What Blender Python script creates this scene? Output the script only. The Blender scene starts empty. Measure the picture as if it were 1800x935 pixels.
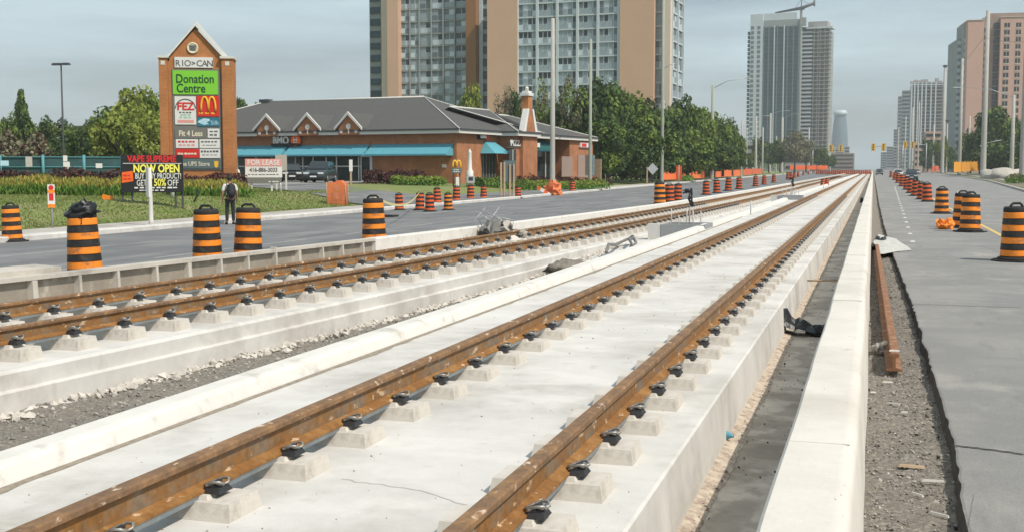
import bpy, math, random
from mathutils import Vector, Matrix, noise
random.seed(7)
R = random.Random(11)
PI = math.pi
sc = bpy.context.scene
COL = sc.collection

# ------------------------------------------------------------------ camera geometry
F, CX, CY, HY, VX, CH = 2080.0, 900.0, 467.5, 297.0, 1535.0, 1.75
PITCH = math.atan((CY-HY)/F)
YAW = math.atan((VX-CX)/(F/math.cos(PITCH)))
FW = Vector((-math.sin(YAW)*math.cos(PITCH), math.cos(YAW)*math.cos(PITCH), -math.sin(PITCH)))
RT = Vector((math.cos(YAW), math.sin(YAW), 0))
UP = RT.cross(FW)
CAM = Vector((0, 0, CH))
def ray(px, py): return RT*((px-CX)/F) - UP*((py-CY)/F) + FW
def at(px, py, D): return CAM + ray(px, py)*D
def on_z(px, py, z):
    d = ray(px, py); return CAM + d*((z-CH)/d.z)
def smooth(a, b, x):
    t = min(1, max(0, (x-a)/(b-a))); return t*t*(3-2*t)
def lerp_pts(P, x):
    if x <= P[0][0]: return P[0][1]
    for (a, u), (b, v) in zip(P, P[1:]):
        if x <= b: return u+(v-u)*(x-a)/(b-a)
    return P[-1][1]
LK = [(-20, -23.4), (45, -23.3), (75, -23.4), (125, -25.3), (265, -28), (700, -33), (1600, -40)]
RK = [(-20, 9.5), (60, 9.8), (96, 10.9), (171, 15), (244, 17.4), (647, 29), (1600, 45)]
def left_kerb(Y): return lerp_pts(LK, Y)
def right_kerb(Y): return lerp_pts(RK, Y)
def zl(X, Y):
    k = left_kerb(Y); d = k-X              # metres beyond the left kerb
    z = -.20 + .65*smooth(2.2, 8.5, d) + .15*smooth(8, 16, d)
    far = smooth(105, 130, Y)
    z = z*(1-far) + far*(-.20+.45*smooth(3, 12, d))
    return z
def zground(X, Y):
    if X < left_kerb(Y): return zl(X, Y)
    if X < -9.6: return -.02-.28*min(1, max(0, (-9.6-X)/13.5))
    if X > right_kerb(Y): return .14
    return 0.0
def gp(px, py):
    z = 0
    for _ in range(30):
        p = on_z(px, py, z); z = z*.4+.6*zground(p.x, p.y)
    p = on_z(px, py, z); p.z = zground(p.x, p.y); return p
def px_height(p, npx):                       # metres for npx photo pixels at p
    return npx/F*(p-CAM).dot(FW)

# ------------------------------------------------------------------ materials
def mat(name, col, rough=.8, var=.0, vscale=4., bump=0., bscale=40., metal=0., spec=.5, col2=None, c2scale=1., c2thr=(.5, .62), island=0., coord='Object', emis=None, trans=0., detail=6):
    m = bpy.data.materials.new(name); m.use_nodes = True
    nt = m.node_tree; N = nt.nodes; L = nt.links
    b = N['Principled BSDF']
    b.inputs['Roughness'].default_value = rough; b.inputs['Metallic'].default_value = metal
    b.inputs['Specular IOR Level'].default_value = spec
    c = list(col)+[1]
    b.inputs['Base Color'].default_value = c
    tc = N.new('ShaderNodeTexCoord'); cs = tc.outputs[coord]
    out = None
    if var or col2 or island:
        mix = N.new('ShaderNodeMix'); mix.data_type = 'RGBA'; mix.inputs[6].default_value = c; mix.inputs[7].default_value = (list(col2)+[1]) if col2 else c
        if col2:
            n = N.new('ShaderNodeTexNoise'); n.inputs['Scale'].default_value = c2scale; n.inputs['Detail'].default_value = 8; n.inputs['Roughness'].default_value = .65
            L.new(cs, n.inputs['Vector'])
            mr = N.new('ShaderNodeMapRange'); mr.inputs[1].default_value = c2thr[0]; mr.inputs[2].default_value = c2thr[1]
            L.new(n.outputs['Fac'], mr.inputs[0]); L.new(mr.outputs[0], mix.inputs[0])
        else: mix.inputs[0].default_value = 0
        out = mix.outputs[2]
        if var:
            n = N.new('ShaderNodeTexNoise'); n.inputs['Scale'].default_value = vscale; n.inputs['Detail'].default_value = detail; n.inputs['Roughness'].default_value = .7
            L.new(cs, n.inputs['Vector'])
            mr = N.new('ShaderNodeMapRange'); mr.inputs[1].default_value = .3; mr.inputs[2].default_value = .7
            mr.inputs[3].default_value = 1-var; mr.inputs[4].default_value = 1+var
            L.new(n.outputs['Fac'], mr.inputs[0])
            h = N.new('ShaderNodeHueSaturation'); L.new(out, h.inputs['Color']); L.new(mr.outputs[0], h.inputs['Value']); out = h.outputs[0]
        if island:
            g = N.new('ShaderNodeNewGeometry'); mr = N.new('ShaderNodeMapRange'); mr.inputs[3].default_value = 1-island; mr.inputs[4].default_value = 1+island
            L.new(g.outputs['Random Per Island'], mr.inputs[0])
            h = N.new('ShaderNodeHueSaturation'); L.new(out, h.inputs['Color']); L.new(mr.outputs[0], h.inputs['Value']); out = h.outputs[0]
        L.new(out, b.inputs['Base Color'])
    if bump:
        n = N.new('ShaderNodeTexNoise'); n.inputs['Scale'].default_value = bscale; n.inputs['Detail'].default_value = 8; n.inputs['Roughness'].default_value = .7
        L.new(cs, n.inputs['Vector'])
        bp = N.new('ShaderNodeBump'); bp.inputs['Strength'].default_value = 1; bp.inputs['Distance'].default_value = bump
        L.new(n.outputs['Fac'], bp.inputs['Height']); L.new(bp.outputs[0], b.inputs['Normal'])
    if emis:
        b.inputs['Emission Color'].default_value = list(emis[0])+[1]; b.inputs['Emission Strength'].default_value = emis[1]
    if trans:
        tr = N.new('ShaderNodeBsdfTranslucent'); ms = N.new('ShaderNodeMixShader'); ms.inputs[0].default_value = trans
        if out: L.new(out, tr.inputs['Color'])
        else: tr.inputs['Color'].default_value = c
        L.new(b.outputs[0], ms.inputs[1]); L.new(tr.outputs[0], ms.inputs[2]); L.new(ms.outputs[0], N['Material Output'].inputs['Surface'])
    return m

def brick_mat(name, c1, c2, mortar, s=1.):
    m = mat(name, c1, .9)
    nt = m.node_tree; N = nt.nodes; L = nt.links; b = N['Principled BSDF']
    tc = N.new('ShaderNodeTexCoord'); sp = N.new('ShaderNodeSeparateXYZ'); L.new(tc.outputs['Object'], sp.inputs[0])
    ad = N.new('ShaderNodeMath'); L.new(sp.outputs[0], ad.inputs[0]); L.new(sp.outputs[1], ad.inputs[1])
    cb = N.new('ShaderNodeCombineXYZ'); L.new(ad.outputs[0], cb.inputs[0]); L.new(sp.outputs[2], cb.inputs[1])
    br = N.new('ShaderNodeTexBrick'); br.inputs['Color1'].default_value = list(c1)+[1]; br.inputs['Color2'].default_value = list(c2)+[1]; br.inputs['Mortar'].default_value = list(mortar)+[1]
    br.inputs['Scale'].default_value = s; br.inputs['Brick Width'].default_value = .21; br.inputs['Row Height'].default_value = .075; br.inputs['Mortar Size'].default_value = .008
    L.new(cb.outputs[0], br.inputs['Vector'])
    n = N.new('ShaderNodeTexNoise'); n.inputs['Scale'].default_value = 1.2; n.inputs['Detail'].default_value = 6; L.new(tc.outputs['Object'], n.inputs['Vector'])
    mr = N.new('ShaderNodeMapRange'); mr.inputs[1].default_value = .3; mr.inputs[2].default_value = .7; mr.inputs[3].default_value = .82; mr.inputs[4].default_value = 1.15; L.new(n.outputs['Fac'], mr.inputs[0])
    h = N.new('ShaderNodeHueSaturation'); L.new(br.outputs[0], h.inputs['Color']); L.new(mr.outputs[0], h.inputs['Value']); L.new(h.outputs[0], b.inputs['Base Color'])
    return m

M = {}
M['slab'] = mat('pale slab concrete', (.60, .58, .55), .9, .12, 1.3, .002, 60, col2=(.47, .445, .41), c2scale=.8, c2thr=(.47, .66))
M['kerbconc'] = mat('white kerb concrete', (.66, .635, .59), .9, .08, 2.5, .004, 40, col2=(.48, .45, .40), c2scale=3.2, c2thr=(.56, .70))
M['parapet'] = mat('smooth parapet concrete', (.64, .60, .54), .88, .08, 2.3, .003, 35, col2=(.52, .48, .42), c2scale=.8, c2thr=(.5, .75))
M['plinth'] = mat('plinth concrete', (.56, .52, .465), .9, .10, 9, .002, 70, col2=(.40, .36, .31), c2scale=5, c2thr=(.55, .7))
M['old'] = mat('weathered concrete', (.50, .46, .405), .92, .12, 2, .003, 30, col2=(.34, .31, .27), c2scale=1.5, c2thr=(.5, .66))
M['form'] = mat('grey formwork', (.27, .235, .19), .85, .15, 3, .003, 20, col2=(.42, .38, .32), c2scale=4, c2thr=(.55, .7))
M['channel'] = mat('dirty channel concrete', (.62, .54, .45), .95, .18, 3, .004, 25, col2=(.40, .34, .275), c2scale=1.6, c2thr=(.48, .6))
M['dust'] = mat('sandy dust', (.52, .44, .35), .95, .2, 12, .004, 30, col2=(.32, .25, .20), c2scale=14, c2thr=(.45, .6))
M['gravel'] = mat('grey gravel', (.185, .165, .14), .95, .35, 45, .012, 60, col2=(.30, .265, .215), c2scale=30, c2thr=(.5, .6), coord='Object')
M['stone'] = mat('gravel stones', (.27, .25, .225), .9, island=.5)
M['asphR'] = mat('dry worn asphalt', (.215, .21, .203), .92, .22, 60, .005, 90, col2=(.27, .26, .245), c2scale=.45, c2thr=(.45, .62))
def smear(m, col, sc, lo, hi, amt):
    nt = m.node_tree; N = nt.nodes; L = nt.links; bs = N['Principled BSDF']; src = bs.inputs['Base Color'].links[0].from_socket
    tc = N.new('ShaderNodeTexCoord'); mp = N.new('ShaderNodeMapping'); mp.inputs['Scale'].default_value = sc; L.new(tc.outputs['Object'], mp.inputs['Vector'])
    n = N.new('ShaderNodeTexNoise'); n.inputs['Scale'].default_value = 1; n.inputs['Detail'].default_value = 9; n.inputs['Roughness'].default_value = .6; L.new(mp.outputs[0], n.inputs['Vector'])
    mr = N.new('ShaderNodeMapRange'); mr.inputs[1].default_value = lo; mr.inputs[2].default_value = hi; mr.inputs[4].default_value = amt; L.new(n.outputs['Fac'], mr.inputs[0])
    mx = N.new('ShaderNodeMix'); mx.data_type = 'RGBA'; L.new(mr.outputs[0], mx.inputs[0]); L.new(src, mx.inputs[6]); mx.inputs[7].default_value = list(col)+[1]; L.new(mx.outputs[2], bs.inputs['Base Color'])
smear(M['asphR'], (.36, .34, .31), (1.1, .55, 1), .555, .68, .7); smear(M['asphR'], (.32, .305, .28), (3.5, 2.2, 1), .56, .72, .5); smear(M['asphR'], (.13, .125, .12), (2.3, .5, 1), .58, .72, .5)
smear(M['slab'], (.34, .31, .27), (1.2, .8, 1), .57, .74, .7); smear(M['slab'], (.42, .39, .345), (5, 3.2, 1), .60, .72, .5); smear(M['slab'], (.72, .69, .65), (.7, 1.6, 1), .56, .66, .5)
smear(M['channel'], (.30, .25, .20), (2.2, 1.5, 1), .50, .56, .55)
smear(M['parapet'], (.42, .37, .31), (5, 3, 5), .62, .72, .5)
M['asphL'] = mat('dark road asphalt', (.145, .147, .152), .9, .16, 50, .003, 120, col2=(.20, .198, .198), c2scale=.35, c2thr=(.45, .6))
M['stain'] = mat('pale cement stain', (.34, .325, .30), .95, .2, 8, .002, 60)
M['tar'] = mat('black tar edge', (.035, .032, .028), .95, .4, 30)  # shadow line at the asphalt edge put into the colour; also dark chips
M['crack'] = mat('dark crack', (.02, .018, .016), 1)
M['boot'] = mat('blue grey rail boot', (.20, .225, .235), .6, .25, 5)  # colour of the shade in the gap under the rails
M['white'] = mat('white paint', (.68, .67, .64), .7, .12, 6)
M['worn'] = mat('worn road paint', (.30, .30, .29), .8, .3, 7)
M['yellow'] = mat('yellow road paint', (.60, .44, .16), .8, .2, 4)
M['walk'] = mat('sidewalk concrete', (.42, .39, .35), .95, .14, 1.5, .003, 30, col2=(.33, .30, .26), c2scale=.7)
M['grass'] = mat('mown grass', (.155, .20, .045), .95, .18, 1.1, .02, 18, col2=(.235, .21, .095), c2scale=.35, c2thr=(.45, .68))
M['blade'] = mat('grass blades', (.165, .205, .05), .9, island=.12, trans=.3)
M['earth'] = mat('dry verge', (.19, .165, .115), .95, .25, .8, .02, 10, col2=(.09, .11, .035), c2scale=.12, c2thr=(.42, .55))
M['heap'] = mat('sandy gravel heap', (.46, .42, .36), .95, .25, 4, .05, 6)
def rust(name, a, b, c):
    m = mat(name, a, .75, .28, 22, .0015, 90, col2=b, c2scale=5, c2thr=(.44, .62))
    nt = m.node_tree; N = nt.nodes; L = nt.links; bs = N['Principled BSDF']
    src = bs.inputs['Base Color'].links[0].from_socket
    tc = N.new('ShaderNodeTexCoord'); n = N.new('ShaderNodeTexNoise'); n.inputs['Scale'].default_value = 1; n.inputs['Detail'].default_value = 6; n.inputs['Roughness'].default_value = .62
    mp = N.new('ShaderNodeMapping'); mp.inputs['Scale'].default_value = (16, 7, 16); L.new(tc.outputs['Object'], mp.inputs['Vector']); L.new(mp.outputs[0], n.inputs['Vector'])
    mr = N.new('ShaderNodeMapRange'); mr.inputs[1].default_value = .605; mr.inputs[2].default_value = .66; L.new(n.outputs['Fac'], mr.inputs[0])
    mx = N.new('ShaderNodeMix'); mx.data_type = 'RGBA'; L.new(mr.outputs[0], mx.inputs[0]); L.new(src, mx.inputs[6]); mx.inputs[7].default_value = list(c)+[1]
    L.new(mx.outputs[2], bs.inputs['Base Color']); return m
M['rust'] = rust('rusty rail steel', (.225, .10, .024), (.31, .155, .045), (.58, .42, .28))
M['rusthead'] = rust('brown rail head', (.175, .10, .052), (.26, .145, .065), (.62, .48, .36))
M['rustweb'] = rust('mottled rail web', (.225, .105, .027), (.19, .145, .10), (.5, .38, .25))
M['rustbar'] = mat('orange rusted steel', (.23, .105, .05), .8, .2, 12, .001, 80, col2=(.33, .19, .11), c2scale=6)
M['iron'] = mat('dark clip iron', (.035, .035, .037), .5, .3, 40, metal=.3)
smear(M['asphL'], (.26, .255, .25), (.9, .12, 1), .52, .66, .6); smear(M['asphL'], (.06, .062, .068), (.8, .15, 1), .56, .68, .6)
M['clip'] = mat('galvanised clip', (.30, .29, .27), .45, .25, 40, metal=.5)
M['orange'] = mat('fluorescent orange plastic', (.90, .26, .015), .5, .08, 6, col2=(.42, .15, .045), c2scale=5, c2thr=(.54, .66))
M['orange2'] = mat('faded orange red plastic', (.70, .115, .022), .5, .1, 6)
M['blk'] = mat('black band', (.016, .015, .014), .6, .3, 8, col2=(.075, .065, .055), c2scale=5, c2thr=(.52, .68))
M['dirtl'] = mat('faint slab crack', (.40, .36, .31), .95)
M['dirtd'] = mat('brown grey dirt', (.27, .23, .18), .95, .3, 20, .004, 60)
M['crumb'] = mat('pale concrete crumbs', (.50, .46, .41), .9, island=.2)
M['rub'] = mat('black rubber', (.022, .021, .02), .85, .3, 14)
M['bag'] = mat('black plastic bag', (.012, .013, .015), .33, .3, 10, .01, 9)
M['film'] = mat('dusty clear film', (.55, .53, .48), .4, .2, 8, .01, 8)
M['mesh'] = mat('orange mesh fence', (.80, .17, .04), .7, .12, 5)
M['meshy'] = mat('yellow orange hoarding', (.75, .33, .03), .7, .12, 3)
M['brick'] = brick_mat('brown brick', (.42, .155, .06), (.35, .12, .048), (.34, .21, .13))
M['brick2'] = brick_mat('orange brick', (.46, .165, .042), (.39, .135, .036), (.38, .22, .12))
M['shingle'] = mat('grey shingle roof', (.085, .083, .08), .95, .18, 5, .01, 14)
M['trim'] = mat('white trim', (.62, .60, .56), .7, .05, 3)
M['awning'] = mat('teal blue awning', (.10, .335, .41), .8, .05, 2)
M['darkteal'] = mat('dark teal awning', (.01, .10, .10), .8, .05, 2)
M['glass'] = mat('dark shop glass', (.035, .045, .048), .12, .3, .7)
M['wglass'] = mat('grey window glass', (.13, .165, .18), .25, .3, .6, spec=.3)
M['wglass2'] = mat('dark window glass', (.025, .03, .035), .15, .3, .6)
M['wpanel'] = mat('pale window panel', (.50, .58, .62), .5, .12, 1)
M['wpanel2'] = mat('grey window panel', (.27, .33, .36), .5, .12, 1)
M['tan'] = mat('tan tower cladding', (.58, .375, .255), .9, .05, .12)
M['brown'] = mat('brown tower cladding', (.27, .135, .055), .9, .06, .1)
M['cream'] = mat('cream tower column', (.62, .52, .43), .9, .05, .1)
M['towerw'] = mat('pale tower frame', (.50, .555, .57), .85, .06, .1)
M['towerg'] = mat('grey tower frame', (.28, .30, .29), .85, .08, .1)
M['pink'] = mat('pink tower brick', (.54, .345, .27), .9, .05, .1)
M['pinkd'] = mat('dull tower brick', (.30, .22, .18), .9, .05, .1)
M['conc'] = mat('raw building concrete', (.34, .32, .30), .95, .1, .1)
M['bluegl'] = mat('blue green curtain glass', (.035, .075, .09), .35, .35, .08, spec=.2)
M['curvegl'] = mat('pale blue curved glass', (.15, .23, .28), .3, .15, .05)
M['pole'] = mat('concrete pole', (.40, .385, .35), .85, .1, 1.5)
M['polegreen'] = mat('weathered pale green pole', (.31, .33, .27), .8, .1, 1.5)
M['dpole'] = mat('dark steel pole', (.05, .055, .06), .6)
M['galv'] = mat('galvanised steel', (.42, .43, .43), .45, .1, 6, metal=.3)
M['wood'] = mat('weathered timber', (.40, .29, .19), .9, .2, 5)
M['bark'] = mat('bark', (.085, .065, .05), .95, .3, 6, .02, 12)
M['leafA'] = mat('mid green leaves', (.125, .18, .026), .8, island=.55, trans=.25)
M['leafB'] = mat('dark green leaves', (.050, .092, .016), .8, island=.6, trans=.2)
M['leafY'] = mat('yellow green leaves', (.235, .275, .045), .8, island=.45, trans=.3)
M['leafO'] = mat('dusty olive leaves', (.20, .19, .11), .85, island=.45, trans=.25)
M['leafR'] = mat('dark purple red leaves', (.075, .026, .022), .8, island=.6, trans=.15)
M['leafF'] = mat('flower yellow leaves', (.40, .33, .07), .8, island=.5, trans=.3)
M['leafL'] = mat('strap green leaves', (.14, .26, .04), .8, island=.5, trans=.3)
M['tealmesh'] = mat('teal fence fabric', (.025, .075, .08), .8, .3, 1.5)
M['tealpost'] = mat('teal post', (.08, .27, .30), .6)
M['car_dark'] = mat('dark green grey car paint', (.028, .040, .043), .25, spec=.6)
M['car_black'] = mat('black car paint', (.014, .015, .017), .22, spec=.6)
M['car_silver'] = mat('silver car paint', (.42, .43, .43), .3, metal=.2)
M['car_white'] = mat('white car paint', (.62, .62, .60), .3)
M['cglass'] = mat('car glass', (.03, .037, .04), .08, spec=.7)
M['tyre'] = mat('tyre rubber', (.015, .015, .015), .9)
M['rim'] = mat('alloy rim', (.35, .35, .35), .35, metal=.6)
M['lamp'] = mat('clear lamp lens', (.65, .66, .66), .12)
M['redlens'] = mat('red lens', (.35, .02, .015), .25)
M['skin'] = mat('skin', (.32, .17, .11), .6)
M['hair'] = mat('dark hair', (.012, .010, .009), .6)
M['shirt'] = mat('white shirt', (.66, .65, .62), .9, .05, 12)
M['trouser'] = mat('black trousers', (.022, .023, .026), .9, .2, 12)
M['pack'] = mat('black backpack cloth', (.016, .016, .019), .75, .3, 10)
M['s_green'] = mat('green sign face', (.20, .56, .035), .4)
M['s_dgreen'] = mat('dark green sign ink', (.008, .06, .02), .5)
M['s_red'] = mat('red sign face', (.62, .022, .015), .4)
M['s_pink'] = mat('pale red sign face', (.70, .30, .27), .5)
M['s_white'] = mat('white sign face', (.70, .69, .67), .4)
M['s_grey'] = mat('grey sign face', (.17, .165, .15), .5)
M['s_teal'] = mat('teal sign face', (.02, .16, .23), .4)
M['s_slate'] = mat('slate sign face', (.10, .145, .15), .4)
M['s_cream'] = mat('cream sign ink', (.72, .66, .50), .5)
M['s_black'] = mat('black sign face', (.012, .012, .013), .45)
M['s_ink'] = mat('dark grey sign ink', (.08, .08, .085), .6)
M['s_yel'] = mat('yellow sign ink', (.85, .80, .12), .5)
M['s_gold'] = mat('gold arches', (.85, .47, .03), .4)
M['s_orange'] = mat('orange sign face', (.85, .13, .01), .4)
M['s_lgreen'] = mat('soft green ink', (.33, .52, .40), .5)
M['s_blue'] = mat('pale blue ink', (.42, .62, .72), .5)
M['sig_y'] = mat('yellow signal housing', (.80, .45, .03), .5)
M['bluecap'] = mat('blue plastic', (.10, .30, .40), .4)
M['haze_none'] = None

# ------------------------------------------------------------------ mesh builder
class MB:
    def __init__(s): s.v = []; s.f = []; s.m = []; s.X = Matrix.Identity(4); s.k = 0; s.sm = []
    def add(s, vs, fs, k=None, smooth=False):
        o = len(s.v); s.v += [tuple(s.X @ Vector(p)) for p in vs]
        for f in fs: s.f.append([o+i for i in f]); s.m.append(s.k if k is None else k); s.sm.append(smooth)
        return s
    def box(s, x0, x1, y0, y1, z0, z1, k=None):
        v = [(x0,y0,z0),(x1,y0,z0),(x1,y1,z0),(x0,y1,z0),(x0,y0,z1),(x1,y0,z1),(x1,y1,z1),(x0,y1,z1)]
        return s.add(v, [(0,3,2,1),(4,5,6,7),(0,1,5,4),(1,2,6,5),(2,3,7,6),(3,0,4,7)], k)
    def taper(s, b, t, z0, z1, k=None):      # frustum from rect b=(x0,x1,y0,y1) to rect t
        v = [(b[0],b[2],z0),(b[1],b[2],z0),(b[1],b[3],z0),(b[0],b[3],z0),(t[0],t[2],z1),(t[1],t[2],z1),(t[1],t[3],z1),(t[0],t[3],z1)]
        return s.add(v, [(0,3,2,1),(4,5,6,7),(0,1,5,4),(1,2,6,5),(2,3,7,6),(3,0,4,7)], k)
    def prism(s, poly, y0, y1, k=None):      # poly in xz, extruded along y
        n = len(poly); v = [(x, y0, z) for x, z in poly]+[(x, y1, z) for x, z in poly]
        return s.add(v, [tuple(range(n)), tuple(range(2*n-1, n-1, -1))]+[(i, (i+1) % n+0, (i+1) % n+n, i+n)[::-1] for i in range(n)], k)
    def prismz(s, poly, z0, z1, k=None):
        n = len(poly); v = [(x, y, z0) for x, y in poly]+[(x, y, z1) for x, y in poly]
        return s.add(v, [tuple(range(n-1, -1, -1)), tuple(range(n, 2*n))]+[(i, (i+1) % n, (i+1) % n+n, i+n) for i in range(n)], k)
    def lathe(s, prof, n=20, k=None, smooth=True, ks=None):
        v = []; f = []
        for r, z in prof:
            for i in range(n): a = 2*PI*i/n; v.append((r*math.cos(a), r*math.sin(a), z))
        o = len(s.v); s.v += [tuple(s.X @ Vector(p)) for p in v]
        for j in range(len(prof)-1):
            for i in range(n):
                s.f.append([o+j*n+i, o+j*n+(i+1) % n, o+(j+1)*n+(i+1) % n, o+(j+1)*n+i]); s.m.append(ks[j] if ks else (s.k if k is None else k)); s.sm.append(smooth)
        s.f.append([o+i for i in range(n)][::-1]); s.m.append(ks[0] if ks else (s.k if k is None else k)); s.sm.append(False)
        s.f.append([o+(len(prof)-1)*n+i for i in range(n)]); s.m.append(ks[-1] if ks else (s.k if k is None else k)); s.sm.append(False)
        return s
    def tube(s, pts, rad, n=8, k=None, closed=False):
        pts = [Vector(p) for p in pts]; rr = rad if isinstance(rad, (list, tuple)) else [rad]*len(pts)
        v = []; f = []; N = len(pts)
        ref = None
        for i, p in enumerate(pts):
            if closed: t = pts[(i+1) % N]-pts[i-1]
            else: t = pts[min(i+1, N-1)]-pts[max(i-1, 0)]
            t.normalize()
            if ref is None:
                ref = Vector((0, 0, 1)) if abs(t.z) < .9 else Vector((1, 0, 0))
            a = (ref-t*ref.dot(t)).normalized(); ref = a; b = t.cross(a)
            for q in range(n):
                an = 2*PI*q/n; v.append(p+a*(rr[i]*math.cos(an))+b*(rr[i]*math.sin(an)))
        for i in range(N if closed else N-1):
            for q in range(n):
                f.append((i*n+q, i*n+(q+1) % n, ((i+1) % N)*n+(q+1) % n, ((i+1) % N)*n+q))
        if not closed: f.append(tuple(range(n))[::-1]); f.append(tuple((N-1)*n+q for q in range(n)))
        return s.add(v, f, k, True)
    def sweep(s, prof, Ys, xf, zf=None, ks=None, closed=True):   # profile (dx,z) swept along Y with x centre xf(Y)
        n = len(prof); v = []
        for Y in Ys:
            for dx, z in prof: v.append((xf(Y)+dx, Y, z+(zf(Y) if zf else 0)))
        f = []; kk = []
        for j in range(len(Ys)-1):
            for i in range(n if closed else n-1):
                f.append((j*n+i, j*n+(i+1) % n, (j+1)*n+(i+1) % n, (j+1)*n+i)); kk.append(ks[i] if ks else s.k)
        if closed: f.append(tuple(range(n))[::-1]); kk.append(s.k); f.append(tuple((len(Ys)-1)*n+i for i in range(n))); kk.append(s.k)
        o = len(s.v); s.v += [tuple(s.X @ Vector(p)) for p in v]
        for a, b in zip(f, kk): s.f.append([o+i for i in a]); s.m.append(b); s.sm.append(False)
        return s
    def blob(s, c, r, seed=0, amp=.25, n=10, mm=7, k=None, smooth=False):
        rx, ry, rz = r if isinstance(r, (tuple, list)) else (r, r, r)
        v = []; f = []
        for j in range(mm+1):
            th = PI*j/mm
            for i in range(n):
                ph = 2*PI*i/n
                d = Vector((math.sin(th)*math.cos(ph), math.sin(th)*math.sin(ph), math.cos(th)))
                q = 1+amp*noise.noise(d*2.3+Vector((seed*3.7, seed*1.3, 0)))*2
                v.append((c[0]+rx*d.x*q, c[1]+ry*d.y*q, c[2]+rz*d.z*q))
        for j in range(mm):
            for i in range(n): f.append((j*n+i, (j+1)*n+i, (j+1)*n+(i+1) % n, j*n+(i+1) % n))
        return s.add(v, f, k, smooth)
    def mesh(s, name, mats):
        me = bpy.data.meshes.new(name); me.from_pydata(s.v, [], s.f)
        for m in (mats if isinstance(mats, (list, tuple)) else [mats]): me.materials.append(M[m] if isinstance(m, str) else m)
        me.polygons.foreach_set('material_index', s.m); me.polygons.foreach_set('use_smooth', s.sm); me.update(); return me
    def build(s, name, mats, parent=None, loc=None, rz=None, fix=True):
        me = s.mesh(name, mats)
        if fix:
            import bmesh
            bm = bmesh.new(); bm.from_mesh(me); bmesh.ops.recalc_face_normals(bm, faces=bm.faces); bm.to_mesh(me); bm.free()
        return link(name, me, parent, loc, rz)
def link(name, me, parent=None, loc=None, rz=None):
    o = bpy.data.objects.new(name, me); COL.objects.link(o)
    if parent: o.parent = parent
    if loc is not None: o.location = loc
    if rz is not None: o.rotation_euler = (0, 0, rz)
    return o
def tag(o, label=None, cat=None, group=None, kind=None):
    if label: o['label'] = label
    if cat: o['category'] = cat
    if group: o['group'] = group
    if kind: o['kind'] = kind
    return o
def empty(name, loc, rz=0, label=None, cat=None, group=None):
    o = bpy.data.objects.new(name, None); COL.objects.link(o); o.location = loc; o.rotation_euler = (0, 0, rz)
    return tag(o, label, cat, group)
def copy_tree(o, parent=None):
    c = o.copy(); COL.objects.link(c)
    if parent: c.parent = parent
    for ch in list(o.children): copy_tree(ch, c)
    return c
def text_obj(txt, size, x, z, y, m, parent, name='lettering', align='CENTER', sx=1., depth=.01, bold=0., rotz=0., spacing=1.):
    cu = bpy.data.curves.new(name, 'FONT'); cu.body = txt; cu.size = size; cu.align_x = align; cu.align_y = 'CENTER'; cu.extrude = depth; cu.offset = bold*size; cu.space_character = spacing
    cu.resolution_u = 3
    t = bpy.data.objects.new('tmp', cu); COL.objects.link(t)
    dg = bpy.context.evaluated_depsgraph_get(); me = bpy.data.meshes.new_from_object(t.evaluated_get(dg))
    me.transform(Matrix.Translation((x, y, z)) @ Matrix.Rotation(rotz, 4, 'Y') @ Matrix.Rotation(PI/2, 4, 'X') @ Matrix.Diagonal((sx, 1, 1, 1)))
    me.materials.clear(); me.materials.append(M[m]); me.name = name
    bpy.data.objects.remove(t); bpy.data.curves.remove(cu)
    return link(name, me, parent)

def bump2(x, y, s): return noise.noise(Vector((x*s, y*s, 3.1)))

# ------------------------------------------------------------------ camera, world, light
cam = bpy.data.cameras.new('camera'); co = bpy.data.objects.new('camera', cam); COL.objects.link(co)
co.location = CAM; co.rotation_euler = (PI/2-PITCH, 0, YAW); cam.sensor_width = 36; cam.lens = F/1800*36; cam.clip_start = .1; cam.clip_end = 20000
sc.camera = co
SUN = Vector((1, -.45, 1.36)).normalized()
el = math.asin(SUN.z); az = math.atan2(SUN.x, SUN.y)
ld = bpy.data.lights.new('sun', 'SUN'); ld.energy = 3.95; ld.angle = math.radians(.5); ld.color = (1, .93, .82)
lo = bpy.data.objects.new('sun', ld); COL.objects.link(lo); lo.rotation_euler = (-SUN).to_track_quat('-Z', 'Y').to_euler()
w = bpy.data.worlds.new('World'); sc.world = w; w.use_nodes = True
nt = w.node_tree; N = nt.nodes; L = nt.links; bg = N['Background']
sky = N.new('ShaderNodeTexSky'); sky.sky_type = 'NISHITA'; sky.sun_disc = False; sky.sun_elevation = el; sky.sun_rotation = az; sky.dust_density = 3.0; sky.air_density = 1.0; sky.ozone_density = 1.5
tc = N.new('ShaderNodeTexCoord'); mp = N.new('ShaderNodeMapping'); mp.inputs['Scale'].default_value = (1.5, 1.5, 11.0)
L.new(tc.outputs['Generated'], mp.inputs['Vector'])
nz = N.new('ShaderNodeTexNoise'); nz.inputs['Scale'].default_value = 1.6; nz.inputs['Detail'].default_value = 7; nz.inputs['Roughness'].default_value = .55; L.new(mp.outputs[0], nz.inputs['Vector'])
mr = N.new('ShaderNodeMapRange'); mr.inputs[1].default_value = .38; mr.inputs[2].default_value = .64; mr.inputs[3].default_value = .30; mr.inputs[4].default_value = .95; L.new(nz.outputs['Fac'], mr.inputs[0])
mx = N.new('ShaderNodeMix'); mx.data_type = 'RGBA'; L.new(mr.outputs[0], mx.inputs[0]); L.new(sky.outputs[0], mx.inputs[6]); mx.inputs[7].default_value = (5.8, 7.2, 7.75, 1)
L.new(mx.outputs[2], bg.inputs['Color']); bg.inputs['Strength'].default_value = .108
sc.view_settings.view_transform = 'Standard'; sc.view_settings.look = 'None'; sc.view_settings.exposure = 0.0; sc.view_settings.gamma = 1

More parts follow.
